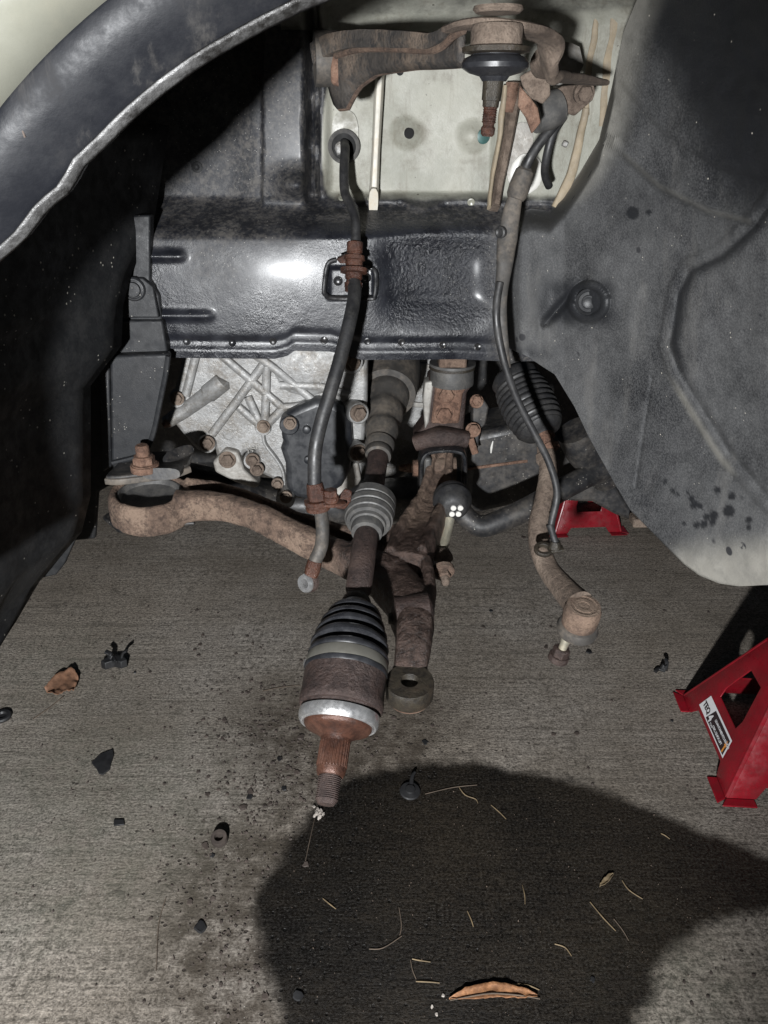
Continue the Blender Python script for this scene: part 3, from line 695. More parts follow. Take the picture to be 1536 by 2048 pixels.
# ================================================================== DRIVE AXLE
JC = W(688, 1372, .641); B0 = W(782, 735, 1.262); SH = (B0 - JC).normalized()
ODIR = Vector((-.014 / .118, -math.cos(R(30)), -math.sin(R(30)))).normalized(); LJ = .120
A0 = JC + ODIR * LJ; AP = [A0.copy()]; AT = []
for i in range(1100):
    u = smooth01((i * .001 - LJ - .005) / .06); tt = ((-ODIR) * (1 - u) + SH * u).normalized(); AT.append(tt); AP.append(AP[-1] + tt * .001)
def PL(l):
    i = max(0, min(len(AT) - 1, int(l / .001))); return AP[i] + AT[i] * (l - i * .001), AT[i]
def at_py(py):
    lo_, hi = 0., .95
    for _ in range(40):
        mid_ = (lo_ + hi) / 2; q = PL(mid_)[0]; r = q - CAM; y = 1024 - F * (r.y * SP + r.z * CP) / r.dot(FWD)
        if y > py: lo_ = mid_
        else: hi = mid_
    return lo_
def hw(px_half, py): return px_half * mpp(PL(at_py(py))[0])
def alathe(prof, n=48, caps=True, wob=.006):
    m = MB(); rs = []
    for l, r in prof:
        p, tt = PL(l); x = tt.cross(UP).normalized(); y = tt.cross(x)
        rs.append([p + (x * math.cos(2 * math.pi * j / n) + y * math.sin(2 * math.pi * j / n)) * r * (1 + wob * noise.noise(Vector((math.cos(2 * math.pi * j / n) * 2, math.sin(2 * math.pi * j / n) * 2, l * 90)))) for j in range(n)])
    return m.rings(rs, caps)
ax = thing('drive_axle', 'bare drive axle with ribbed black boot and rusty splined end pointing outward', 'drive axle', JC + Vector((0, .1, -.05)))
def axpart(name, mat, prof, n=48, parent=None, angle=35):
    return alathe([(at_py(py), hw(h, py)) for py, h in prof], n).build(name, mat, parent or ax, angle=angle)
# threaded tip
l1 = at_py(1549); r0 = hw(23, 1580); pr = [(-.001, r0 * .72), (.003, r0 * .95)]
for i in range(int((l1 - .004) / .0019)):
    l = .004 + i * .0019; pr += [(l, r0), (l + .0009, r0 * .92)]
pr.append((l1, r0 * .93)); alathe(pr, 32).build('thread', 'rust_brown', ax, angle=20)
# splined stub
l0, l1 = at_py(1552), at_py(1484); r0 = hw(31, 1505); n = 28 * 4; rs = []
AX = -ODIR; x_ = AX.cross(UP).normalized(); y_ = AX.cross(x_)
for l, k_ in [(l0, .84), (l0 + .003, .93), (l0 + .008, .96), (l0 + .009, 1.), (l1 - .004, 1.), (l1, .99)]:
    ring = []
    for j in range(n):
        rr = r0 * k_ * (1 if (k_ < .97 or (j % 4) < 2) else .925); a = 2 * math.pi * j / n
        ring.append(A0 + AX * l + (x_ * math.cos(a) + y_ * math.sin(a)) * rr)
    rs.append(ring)
MB().rings(rs).build('splined_stub', 'copper_rust', ax, angle=25)
jl = at_py(1484); jr = hw(84, 1370)
alathe([(jl - .001, r0 * .98), (jl + .003, r0 * 1.02), (jl + .006, r0 * 1.25), (jl + .010, jr * .62), (jl + .012, jr * .74), (jl + .015, jr * .79), (jl + .019, jr * .80), (jl + .024, jr * .79)], 56).build('joint_face', 'copper_rust', ax)
alathe([(jl + .018, jr * .79), (jl + .016, jr * .83), (jl + .0175, jr * .86), (jl + .017, jr * .89), (jl + .020, jr * .935), (jl + .025, jr * .95), (jl + .029, jr * .945), (jl + .029, jr * .8)], 60, caps=False).build('dust_ring', 'silver', ax)
alathe([(jl + .027, jr * .78), (jl + .027, jr * .88), (jl + .034, jr * .90), (jl + .034, jr * .97), (jl + .037, jr * 1.0), (jl + .044, jr * 1.0), (jl + .046, jr * .985), (jl + .078, jr * .99), (jl + .080, jr * .9)], 60).build('joint_housing', 'rust_brown', ax)
bl = jl + .074
bprof = [(bl - .002, jr * .98), (bl + .0, jr * 1.01), (bl + .003, jr * 1.01), (bl + .004, jr * .965), (bl + .013, jr * .955), (bl + .014, jr * .97)]
nb = 5; L0 = bl + .014; L1 = at_py(1222); re = hw(37, 1222)
for i in range(nb):
    u0 = i / nb; pk = jr * .99 + (re * 1.25 - jr) * (u0 ** 1.55); pk2 = jr * .99 + (re * 1.25 - jr) * (((i + 1) / nb) ** 1.55); vl = pk2 * .80 if i < nb - 1 else re
    la = L0 + (L1 - L0) * u0; dl = (L1 - L0) / nb
    bprof += [(la + dl * .05, pk), (la + dl * .25, pk * 1.01), (la + dl * .45, pk * .975), (la + dl * .62, vl * 1.0), (la + dl * .78, vl * .96), (la + dl * .92, vl * 1.02)]
bprof += [(L1, re), (L1 + .003, re * .95), (L1 + .009, hw(27, 1200)), (L1 + .018, hw(26, 1190))]
boot = alathe(bprof, 60, wob=.03).build('outer_boot', 'boot_rubber', ax, angle=50)
alathe([(bl + .0035, jr * .9), (bl + .0035, jr * .995), (bl + .0045, jr * 1.003), (bl + .0125, jr * .995), (bl + .0135, jr * .985), (bl + .0135, jr * .9)], 60, caps=False).build('boot_clamp', 'clamp_olive', boot)
pe_, te_ = PL(bl + .008); MB().box(pe_ - te_.cross(UP).normalized() * jr * .985, (.007, .010, .007)).build('clamp_ear', 'silver', boot, bevel=.002)
alathe([(L1 + .005, hw(28, 1190)), (L1 + .007, hw(30, 1190)), (L1 + .014, hw(29, 1185)), (L1 + .016, hw(26, 1185))], 32).build('boot_clamp', 'oily_steel', boot)
axpart('shaft', 'rust_brown', [(1196, 20), (1186, 21), (1180, 26), (1120, 25.5), (1075, 25), (1062, 21), (900, 21), (880, 21)], 36)
axpart('damper', 'rubber_grey', [(1068, 22), (1067, 31), (1060, 33), (1054, 32), (1053, 36), (1048, 37), (1047, 44), (1041, 46), (1040, 48.5), (1032, 49.5), (1031, 47.5), (1029, 47.5), (1028, 50), (1019, 50.5), (1018, 48.5), (1016, 48.5), (1015, 50.5), (1003, 50), (1001, 40), (1000, 22)], 40)
axpart('inner_boot', 'rubber_dusty', [(915, 20), (913, 26), (905, 27.5), (903, 25), (897, 29), (889, 30), (887, 26), (878, 28), (866, 33), (858, 34), (852, 30), (846, 31), (834, 37), (824, 38), (818, 35), (810, 36), (800, 43), (790, 45), (785, 43), (778, 46), (768, 53), (755, 55), (748, 52)], 40, angle=50)
axpart('inner_joint', 'rubber_dusty', [(790, 40), (788, 57), (770, 60), (745, 62), (735, 60), (733, 40)], 44)
axpart('clamp_band', 'oily_steel', [(757, 40), (756, 56), (750, 56), (749, 40)], 44)

# ================================================================== LOWER CONTROL ARM
la = thing('lower_control_arm', 'big rusty forged lower control arm with open bushing ring and ball joint eye', 'control arm', W(780, 1130, .9))
ring = W(298, 978, 1.0) - UP * .019; rr = 79 * mpp(ring)
t = NT('rust_arm')
aa = t.noise(85, 9, .72); b2 = t.noise(21, 5, .6); cc = t.noise(270, 6, .75); bl_ = t.noise(7, 4, .6)
sx = t.n('ShaderNodeSeparateXYZ'); t.l(t.co, sx.inputs[0])
oil = t.rng(t.math('ADD', sx.outputs[0], t.math('MULTIPLY', t.math('SUBTRACT', bl_, .5), .12)), -.10, -.03)
oil = t.math('MULTIPLY', oil, t.rng(t.math('ADD', sx.outputs[1], t.math('MULTIPLY', t.math('SUBTRACT', bl_, .5), .1)), 1.02, .93))
tan = t.mix(t.rng(aa, .36, .62), (.05, .033, .025), (.13, .087, .064))
tan = t.mix(t.math('MULTIPLY', t.rng(t.math('ADD', t.math('MULTIPLY', b2, .55), t.math('MULTIPLY', cc, .45)), .46, .6), .8), tan, (.225, .16, .118))
brn = t.mix(t.rng(aa, .36, .62), (.016, .0105, .0085), (.052, .033, .026))
brn = t.mix(t.math('MULTIPLY', t.rng(cc, .52, .66), .6), brn, (.10, .068, .055))
k = t.mix(oil, tan, brn); k = t.mix(t.math('MULTIPLY', t.rng(cc, .35, .25), .7), k, (.012, .008, .007))
M['rust_arm'] = t.out(k, t.mix(oil, (.85,) * 3, t.mix(t.rng(aa, .4, .6), (.35,) * 3, (.6,) * 3)), 0, t.bump(t.math('ADD', t.math('MULTIPLY', aa, .7), t.math('MULTIPLY', cc, .5)), .9, .006), .4)
arm = MB(); hole = W(772, 1100, .915)
main = [ring + Vector((rr * .7, -.015, -.002)), W(430, 1012, .985), W(505, 1030, .965), W(590, 1072, .94), W(675, 1112, .915), W(735, 1135, .88), W(785, 1155, .862)]
arm.sweep(main, [.036, .028, .026, .028, .034, .040, .045], [.048, .041, .038, .040, .044, .050, .05], sub=8, e=4.5, jit=.0012)
fl2 = [ring + Vector((rr * .8, .024, .014)), W(440, 976, 1.045), W(510, 997, 1.045), W(600, 1035, 1.012), W(690, 1064, .972), W(745, 1080, .948)]
arm.sweep(fl2, [.013, .012, .012, .013, .018, .022], [.024, .018, .016, .016, .020, .024], sub=8, e=3, jit=.001)
web = catmull([ring + Vector((rr * .8, .005, .0)), W(440, 1004, 1.02), W(510, 1026, 1.008), W(600, 1064, .978), W(690, 1094, .948), W(745, 1107, .92)], 6)
arm.sweep(web, .045, .008, sub=1)
arm.lathe(ring, Vector((.05, -.06, 1)), [(-.027, rr * .80), (-.027, rr * .98), (-.022, rr * 1.02), (-.004, rr * 1.03), (.012, rr * 1.0), (.017, rr * .96), (.019, rr * .90), (.018, rr * .82), (.012, rr * .80), (-.027, rr * .80)], 56, caps=False)
arm.lathe(hole, Vector((0, -.12, 1)), [(-.018, .0165), (-.018, .046), (-.012, .050), (.006, .050), (.012, .046), (.012, .0185), (.008, .0165), (-.018, .0165)], 40, caps=False)
rearl = [W(812, 1128, .878), W(826, 1090, .93), W(846, 1048, 1.0), W(868, 1002, 1.075), W(878, 955, 1.13), W(884, 905, 1.165)]
arm.sweep(rearl, [.062, .064, .056, .042, .034, .03], [.036, .034, .034, .032, .028, .026], sub=8, e=3.2, jit=.0015)
for dx in (-24, 24):
    arm.sweep([W(812 + dx * 1.3, 1125, .885), W(828 + dx * 1.35, 1085, .94), W(848 + dx * 1.2, 1045, 1.0), W(869 + dx, 1000, 1.075), W(882 + dx * .7, 930, 1.14), W(886 + dx * .7, 902, 1.165)], [.016, .018, .018, .015, .013, .012], [.05, .052, .052, .046, .04, .036], sub=8, e=3, jit=.0014)
outer = [W(735, 1135, .885), W(772, 1156, .862), W(806, 1192, .822), W(827, 1236, .775), W(828, 1280, .735), W(822, 1322, .705), W(820, 1352, .690)]
arm.sweep(outer, [.05, .062, .058, .047, .042, .038, .034], [.042, .046, .050, .052, .044, .034, .022], sub=8, e=4, jit=.0014)
arm.sweep([W(850, 1128, .885), W(858, 1180, .84), W(852, 1240, .785), W(842, 1290, .74)], [.016, .018, .018, .012], [.04, .05, .052, .04], sub=8, e=3, jit=.001)
arm.sweep([W(812, 1140, .885), W(845, 1138, .89), W(882, 1140, .905)], [.055, .04, .03], [.026, .022, .018], sub=6, e=3.2, jit=.001)
fo = arm.build('forging', 'rust_arm', la, angle=180)
m_ = fo.modifiers.new('weld', 'REMESH'); m_.mode = 'VOXEL'; m_.voxel_size = .0023; m_.use_smooth_shade = True
m_ = fo.modifiers.new('soften', 'SMOOTH'); m_.factor = .5; m_.iterations = 3
for nm_, sc_, st_ in (('scale_coarse', .020, .0022), ('scale_fine', .006, .0012)):
    tx_ = bpy.data.textures.new(nm_, 'CLOUDS'); tx_.noise_scale = sc_; tx_.noise_depth = 3
    m_ = fo.modifiers.new(nm_, 'DISPLACE'); m_.texture = tx_; m_.strength = st_; m_.texture_coords = 'LOCAL'; m_.mid_level = .5
tb = MB().lathe(ring, Vector((.05, -.06, 1)), [(-.024, rr * .77), (-.024, rr * .795), (.014, rr * .795), (.014, rr * .75), (.006, rr * .70), (.002, rr * .4), (.001, rr * .001)], 48).build('torn_bushing', 'rubber_grey', la)
boss = W(868, 1232, .80); MB().lathe(W(790, 1236, .775), Vector((1, .1, .0)), [(-.005, .006), (-.005, .012), (.0, .026), (.040, .03), (.044, .026), (.046, .01)], 28).build('boss', 'rust_brown', la, angle=50)
MB().lathe(W(783, 1237, .768), Vector((1, .1, 0)), [(-.004, .0065), (.004, .009), (.005, .009)], 20).build('grease_plug', 'oily_steel', la)
eye = W(819, 1375, .668); er = 49 * mpp(eye)
MB().lathe(eye, Vector((0, -.10, 1)), [(-.013, .0092), (-.014, er * .9), (-.011, er * .98), (.008, er), (.0105, er * .97), (.0108, .0102), (.0095, .0092), (-.013, .0092)], 48, caps=False).build('ball_joint_eye', 'oily_steel', la, angle=45)
MB().sweep([W(822, 1330, .700), W(819, 1358, .683)], [.036, er * 1.7], .02, sub=1, n=24).build('eye_neck', 'oily_steel', la)
MB().lathe(eye, Vector((0, -.10, 1)), [(-.0155, .014), (-.0165, er * .86), (-.013, er * .93), (-.0125, .014)], 40, caps=False).build('eye_skirt', 'rust_orange', la)

# bracket around the front bushing
bb = thing('bushing_bracket', 'grimy stamped steel bracket clamping the torn bushing with a rusty bolt', 'bracket', W(290, 960, 1.0))
up_ = [(212, 962), (220, 952), (250, 922), (300, 912), (345, 910), (372, 902), (385, 920), (378, 938), (350, 948), (300, 955), (240, 962)]
MB().plate([W(x, y, Z=.628) for x, y in up_], Vector((0, 0, .007))).build('upper_plate', 'subframe_black', bb, bevel=.002)
MB().sweep([W(212, 962, Z=.627), W(240, 963, Z=.627), W(300, 956, Z=.627), W(350, 949, Z=.627), W(380, 938, Z=.629)], .006, .009, sub=5).build('plate_flange', 'rubber_dusty', bb)
MB().sweep([W(322, 948, Z=.635), W(345, 925, Z=.628), W(360, 905, Z=.645)], [.05, .05, .045], .016, sub=4, e=3).build('rib', 'subframe_black', bb)
low = [(206, 1040), (230, 1022), (300, 1022), (392, 1036), (390, 1052), (350, 1052), (300, 1058), (262, 1062), (250, 1068), (236, 1066)]
MB().plate([W(x, y, Z=.53) for x, y in low], Vector((0, 0, .006))).build('lower_plate', 'subframe_black', bb, bevel=.002)
bolt_p = W(291, 940, Z=.635)
MB().lathe(bolt_p, UP, [(0, .0165), (.010, .0165), (.0105, .0125), (.021, .0125), (.022, .009), (.034, .009), (.036, .007)], 24).build('bolt', 'rust_orange', bb, angle=25)
bolt_mb(bolt_p + UP * .004, UP, .0145, .016, 1.3).build('nut', 'rust_orange', bb)

# ================================================================== SUBFRAME, MOUNT AND CLEVIS
sf = thing('subframe', 'dark steel subframe cross member under the engine', 'subframe', W(700, 990, 1.3))
MB().sweep([W(250, 948, 1.15), W(380, 962, 1.22), W(560, 1000, 1.3), W(760, 1000, 1.3), W(930, 985, 1.28)], [.06, .09, .1, .1, .1], [.05, .055, .06, .06, .065], sub=6).build('cross_member', 'subframe_black', sf, angle=50)
pplate(sf, 'rear_member', 'subframe_black', [(938, 872), (1005, 858), (1035, 852), (1080, 885), (1130, 905), (1150, 985), (1060, 1005), (950, 1030), (930, 1000)], 1.22, .12, .012, 3)
pplate(sf, 'rear_member', 'subframe_black', [(1090, 880), (1180, 888), (1255, 1010), (1300, 1042), (1290, 1052), (1230, 1030), (1185, 1005), (1110, 1002)], 1.19, .1, .012, 3)
MB().sweep([W(930, 938, 1.22), W(990, 930, 1.2195), W(1055, 922, 1.2195)], .005, .005, sub=5, jit=.001).build('weld_seam', 'rust_orange', sf)
MB().tube([W(982, 906, 1.2185), W(983, 895, 1.2185), W(986, 882, 1.2195)], [.0012, .0022, .0008], 8, 4).build('paint_fleck', 'white_dot', sf)
pplate(sf, 'side_bracket', 'subframe_black', [(945, 812), (968, 800), (978, 815), (972, 850), (962, 858), (955, 905), (945, 905)], 1.17, .03, .003)
bolt(sf, W(953, 803, 1.165), Vector((0, -1, .5)), .008, .012); bolt(sf, W(946, 860, 1.16), Vector((0, -1, .4)), .009, .014)
MB().sweep([W(940, 875, 1.16), W(950, 905, 1.16)], .014, .012, sub=1).build('spacer', 'rust_orange', sf)
MB().box(W(1280, 1040, 1.15), (.03, .03, .016)).build('rust_foot', 'rust_dust', sf, bevel=.003)
MB().tube([W(1150, 860, 1.12), W(1172, 900, 1.13), W(1215, 950, 1.16)], [.03, .032, .03], 18, 6).build('exhaust_stub', 'subframe_black', sf)
mt = thing('subframe_mount', 'rusty subframe mount with two sunken hex bolts and a black clevis below', 'mount', W(890, 850, 1.15))
YM = 1.155
MB().lathe(W(904, 752, YM + .01), UP, [(-.012, .034), (-.01, .0345), (.016, .0335), (.018, .036), (.022, .036), (.0225, .03), (.020, .012)], 40).build('rubber_bush', 'rubber_grey', mt)
MB().lathe(W(904, 735, YM + .01), UP, [(-.004, .024), (.0, .036), (.004, .0355), (.005, .024), (.02, .023), (.05, .023)], 28).build('bush_washer', 'oily_steel', mt)
MB().box(W(905, 716, YM - .005), (.042, .03, .03)).build('bush_stud', 'rust_tan', mt, bevel=.004)
pplate(mt, 'mount_body', 'rust_brown', [(858, 758), (948, 757), (948, 768), (934, 788), (928, 858), (936, 900), (832, 900), (826, 880), (852, 845)], YM, .06, .008, 3)
pplate(mt, 'bolt_plate', 'rust_orange', [(872, 768), (938, 768), (926, 788), (918, 848), (862, 848)], YM - .007, .016, .004, 3)
pplate(mt, 'side_cheek', 'alloy_dark', [(850, 765), (868, 762), (858, 845), (850, 860), (846, 800)], YM - .002, .03, .003)
for x, y in [(892, 788), (888, 827)]:
    MB().lathe(W(x, y, YM - .008), Vector((0, -1, .1)), [(-.002, .017), (.0015, .0165), (.0018, .0135), (-.001, .0132)], 28, caps=False).build('bolt_seat', 'rust_orange', mt)
    bolt(mt, W(x, y + 2, YM - .006), Vector((.05, -1, .15)), .0118, .009, 'rust_orange', 1.05)
MB().sweep([W(832, 885, YM - .004), W(880, 873, YM - .012), W(932, 878, YM - .004)], [.03, .035, .03], [.026, .03, .026], sub=6, e=3, jit=.0012).build('clevis_shoulder', 'rust_brown', mt, angle=50)
MB().sweep([W(840, 1000, YM - .01), W(841, 950, YM - .015), W(842, 918, YM - .018), W(852, 899, YM - .018), W(880, 893, YM - .018), W(912, 894, YM - .018), W(926, 905, YM - .018), W(928, 950, YM - .015), W(928, 985, YM - .01)], .008, .045, up=Vector((0, 1, 0)), sub=5, e=5).build('clevis', 'paint_black', mt)
cb = W(800, 936, YM + .0)
MB().lathe(cb, Vector((1, 0, 0)), [(-.002, .004), (.004, .006), (.012, .0065), (.0125, .0075), (.02, .0075), (.0205, .0135), (.03, .014), (.0305, .01), (.04, .01)], 20).build('clevis_bolt', 'rust_orange', mt, angle=25)
MB().box(W(855, 932, YM - .03), (.012, .02, .034)).build('spacer', 'rubber_grey', mt, bevel=.004)
MB().lathe(W(862, 938, YM - .01), Vector((1, 0, 0)), [(0, .02), (.04, .02)], 24).build('sleeve', 'rust_tan', mt)

# ================================================================== STABILIZER BAR AND LINK
sb = MB().tube([W(1215, 935, 1.13), W(1150, 965, 1.10), W(1065, 1012, 1.07), W(1000, 1042, 1.055), W(960, 1052, 1.05), W(928, 1030, 1.055), W(915, 1005, 1.06)], [.017, .018, .018, .0175, .017, .016, .015], 20, 8).build('stabilizer_bar', 'subframe_black')
tag(sb, 'thick black stabilizer bar curving behind the tie rod', 'stabilizer bar')
lk = thing('stabilizer_link', 'short stabilizer link with four white dots on its round black cap', 'link', W(888, 1110, 1.0))
ca = W(905, 1004, 1.03); cd = Vector((.06, -1, -.12)).normalized()
cap = MB().lathe(ca, cd, [(-.020, .012), (-.018, .027), (-.010, .029), (-.006, .0275), (-.004, .0295), (.001, .029), (.004, .0265), (.010, .025), (.016, .0215), (.0205, .017), (.022, .012), (.0222, .0003)], 32).build('upper_cap', 'rubber', lk)
for i in range(4):
    x, y = [(907, 1016), (921, 1016), (904, 1028), (917, 1028)][i]
    MB().lathe(W(x, y, 1.0062 + (.0 if y < 1020 else .0012)), cd, [(-.004, .0042), (.0012, .0042), (.0018, .0034), (.0018, .0003)], 16).build('dot', 'white_dot', cap)
MB().tube([W(900, 1030, 1.02), W(893, 1062, 1.0), W(884, 1098, .965)], [.0085, .0082, .0085], 16, 5).build('link_rod', 'zinc', lk)
MB().lathe(W(880, 1112, .95), Vector((.1, -.25, -1)), [(-.012, .006), (-.010, .013), (.0, .018), (.006, .0185), (.007, .015), (.012, .015), (.013, .008)], 28).build('lower_boot', 'rust_dust', lk)
q0 = W(886, 1142, .885)
bolt_mb(q0, Vector((.12, -1, -.35)), .0092, .012, 1.7).build('nut', 'rust_tan', lk, bevel=.001)
MB().lathe(q0, Vector((.12, -1, -.35)), [(.010, .0062), (.02, .006), (.023, .004), (.024, .0003)], 16).build('stud', 'rust_dust', lk)

# ================================================================== UPPER CONTROL ARM
ua = thing('upper_control_arm', 'stamped rusty upper control arm with ball joint stud pointing down', 'control arm', W(985, 110, .65))
bj = W(990, 130, .62); us = bj.z
def U(px, py, Y): return W(px, py, Y)
top = [U(640, 108, .925), U(672, 88, .90), U(720, 78, .85), U(790, 78, .78), U(855, 82, .715), U(884, 78, .685), U(905, 62, .665), U(925, 52, .65)]
MB().sweep(top, [.022, .020, .018, .016, .015, .014, .014, .014], [.021, .019, .0155, .0135, .012, .009, .007, .006], sub=7, e=9, jit=.0007).build('upper_flange', 'arm_paint', ua, angle=50)
MB().tube([p + Vector((0, -.010, -q)) for p, q in zip(top[1:], [.011, .0092, .008, .0072, .0055, .004, .0035])], .0028, 8, 6).build('flange_edge', 'rust_tan', ua)
side = catmull([U(656, 112, .93), U(690, 112, .90), U(740, 112, .85), U(800, 110, .78), U(870, 108, .71), U(930, 104, .66)], 5)
rowsA = []
for i, p in enumerate(side):
    u = i / (len(side) - 1); dn = interp(u, [(0, .026), (.10, .048), (.20, .046), (.30, .026), (.45, .013), (.7, .008), (1, .007)])
    rowsA.append([p + Vector((0, 0, .012)), p + Vector((0, .0, -dn * .5)), p + Vector((.002, .006, -dn))])
MB().grid(rowsA).build('side_web', 'arm_paint', ua, solid=.004)
rim = [r_[2] for r_ in rowsA]
MB().tube(rim, .003, 8, 1).build('web_edge', 'rust_tan', ua)
pplate(ua, 'pivot_face', 'rust_orange', [(659, 106), (688, 106), (688, 178), (662, 168)], .905, .02, .003)
MB().lathe(U(652, 118, .93), Vector((1, .15, 0)), [(-.012, .016), (-.012, .026), (.014, .026), (.014, .016)], 28).build('pivot_bushing', 'rubber_dusty', ua)
MB().lathe(bj + UP * .018, UP, [(-.007, .017), (-.006, .0178), (.004, .018), (.006, .017)], 36).build('ball_housing', 'rust_dust', ua)
MB().lathe(bj + UP * .0325, UP, [(-.002, .015), (.0, .0172), (.002, .0165), (.003, .006)], 36).build('ball_cap', 'rust_dust', ua)
MB().lathe(bj + UP * .0095, UP, [(-.003, .018), (-.002, .0232), (.001, .0236), (.002, .019)], 36).build('retaining_ring', 'oily_steel', ua)
MB().lathe(bj, -UP, [(-.0085, .0165), (-.006, .017), (-.004, .0215), (-.001, .0235), (.002, .0232), (.005, .018), (.007, .0105), (.010, .0085)], 40).build('dust_boot', 'boot_rubber', ua)
sl = [(.008, .0075), (.012, .0072), (.022, .0068), (.0222, .0060), (.026, .0058), (.0262, .0052)]
z = .0265
while z < .036: sl += [(z, .0052), (z + .0008, .0046)]; z += .0015
sl += [(.0365, .0042), (.038, .0041), (.0395, .0052), (.0435, .0050), (.045, .0035)]
MB().lathe(bj, Vector((-.06, 0, -1)), sl[:6], 24).build('stud_taper', 'oily_steel', ua)
MB().lathe(bj, Vector((-.06, 0, -1)), sl[5:], 24).build('stud', 'rust_wet', ua, angle=20)
rl = [U(915, 56, .65), U(940, 50, .64), U(985, 49, .635), U(1030, 55, .64), U(1072, 68, .66), U(1094, 84, .675), U(1096, 115, .69), U(1094, 140, .71), U(1112, 152, .755), U(1150, 158, .82), U(1190, 166, .88)]
MB().sweep(rl, [.006, .006, .007, .0075, .008, .009, .010, .009, .007, .007, .006], [.03, .034, .04, .04, .038, .034, .032, .03, .03, .034, .03], up=Vector((0, 1, 0)), sub=7, e=4, jit=.0009).build('rear_limb', 'rust_dust', ua, angle=50)
pplate(ua, 'gusset', 'rust_dust', [(1040, 152), (1096, 122), (1102, 190), (1086, 208), (1062, 196), (1046, 172)], .74, .005, .0015)
pplate(ua, 'gusset', 'rust_orange', [(1040, 170), (1062, 196), (1076, 215), (1082, 245), (1064, 268), (1052, 235), (1036, 212)], .80, .005, .0015)
pplate(ua, 'pivot_bracket', 'rust_dust', [(1100, 186), (1125, 172), (1168, 168), (1192, 178), (1186, 200), (1150, 232), (1130, 225), (1112, 205)], .90, .006, .002)
MB().lathe(U(1094, 222, .90), Vector((.9, .3, .3)), [(-.016, .010), (-.016, .017), (.0, .019), (.014, .017), (.014, .010)], 24).build('pivot_bushing', 'rubber_grey', ua)
bolt(ua, U(1168, 186, .893), Vector((.1, -1, -.2)), .008, .008, 'rust_dust')
MB().blob(U(1126, 130, .97), .022, 16, .2, (1, .5, 1)).build('pivot_cover', 'alloy_dark', ua)

# ================================================================== BRAKE HOSE
bh = thing('brake_hose', 'dangling black rubber brake hose with rusty fittings and an open banjo end', 'brake hose', W(618, 1165, .78))
MB().tube([onpanel(689, 285, .004), W(690, 300, 1.055), W(688, 345, 1.03), W(690, 385, 1.015), W(702, 412, .998), W(711, 440, .985), W(712, 488, .97)], .0058, 14, 8).build('hard_line', 'rubber', bh)
fp = W(710, 484, .97); fd = (W(707, 568, .953) - fp).normalized(); FL = (W(707, 568, .953) - fp).length
MB().lathe(fp, fd, [(0, .0085), (.001, .0098), (.012, .0098), (.0125, .0085), (.016, .0088), (.0165, .0125), (.021, .013), (.022, .0105), (.030, .0105), (.031, .0165), (.036, .0165), (.037, .0105), (.043, .0105), (.044, .009), (.047, .0092), (.048, .011), (.053, .011), (.054, .0098), (.058, .0102), (FL + .001, .0102)], 24).build('upper_fitting', 'rust_wet', bh, angle=25)
pplate(bh, 'retaining_clip', 'rust_wet', [(672, 518), (700, 506), (716, 508), (722, 520), (712, 527), (680, 528)], .962, .016, .002)
hosep = [W(707, 560, .955), W(709, 590, .935), W(700, 640, .905), W(682, 712, .88), W(662, 780, .86), W(642, 845, .845), W(630, 905, .835), W(629, 975, .825)]
MB().tube(hosep, .0082, 18, 8).build('hose', 'rubber', bh)
MB().tube([W(629, 966, .826), W(632, 985, .824), W(636, 1004, .822)], [.0095, .0112, .0115], 18, 3).build('lower_fitting', 'rust_wet', bh)
MB().lathe(W(634, 1000, .823), Vector((.1, -.05, -1)), [(-.002, .0125), (-.001, .0155), (.004, .0155), (.005, .0125), (.008, .0150), (.012, .0145), (.013, .01)], 22).build('bracket_collar', 'rust_wet', bh)
MB().sweep([W(640, 1004, .822), W(665, 1006, .822), W(685, 1004, .83)], [.022, .02, .016], .006, sub=4, e=4).build('bracket', 'rust_wet', bh)
pplate(bh, 'bracket_ear', 'rust_wet', [(672, 1018), (676, 995), (690, 978), (704, 984), (702, 1004), (690, 1020)], .832, .005, .0018)
bolt(bh, W(662, 996, .818), UP, .0085, .011, 'rust_wet', 1.1)
MB().tube([W(640, 1015, .821), W(645, 1050, .812), W(643, 1090, .802), W(632, 1118, .795), W(628, 1128, .793)], .0082, 18, 8).build('hose', 'rubber_dusty', bh)
MB().tube([W(630, 1122, .794), W(625, 1140, .79), W(621, 1154, .787)], [.0088, .0095, .008], 16, 3).build('banjo_ferrule', 'rust_wet', bh)
bp = W(616, 1165, .785)
MB().lathe(bp, Vector((-.55, -.75, .25)), [(-.007, .0055), (-.007, .0108), (-.005, .0118), (.005, .0118), (.007, .0105), (.0072, .0062), (.005, .0055), (-.007, .0055)], 26, caps=False).build('banjo', 'silver', bh)
MB().lathe(bp, Vector((-.55, -.75, .25)), [(-.0065, .011), (-.006, .0124), (.003, .0124), (.004, .0119)], 26, caps=False).build('banjo_sleeve', 'rust_brown', bh)

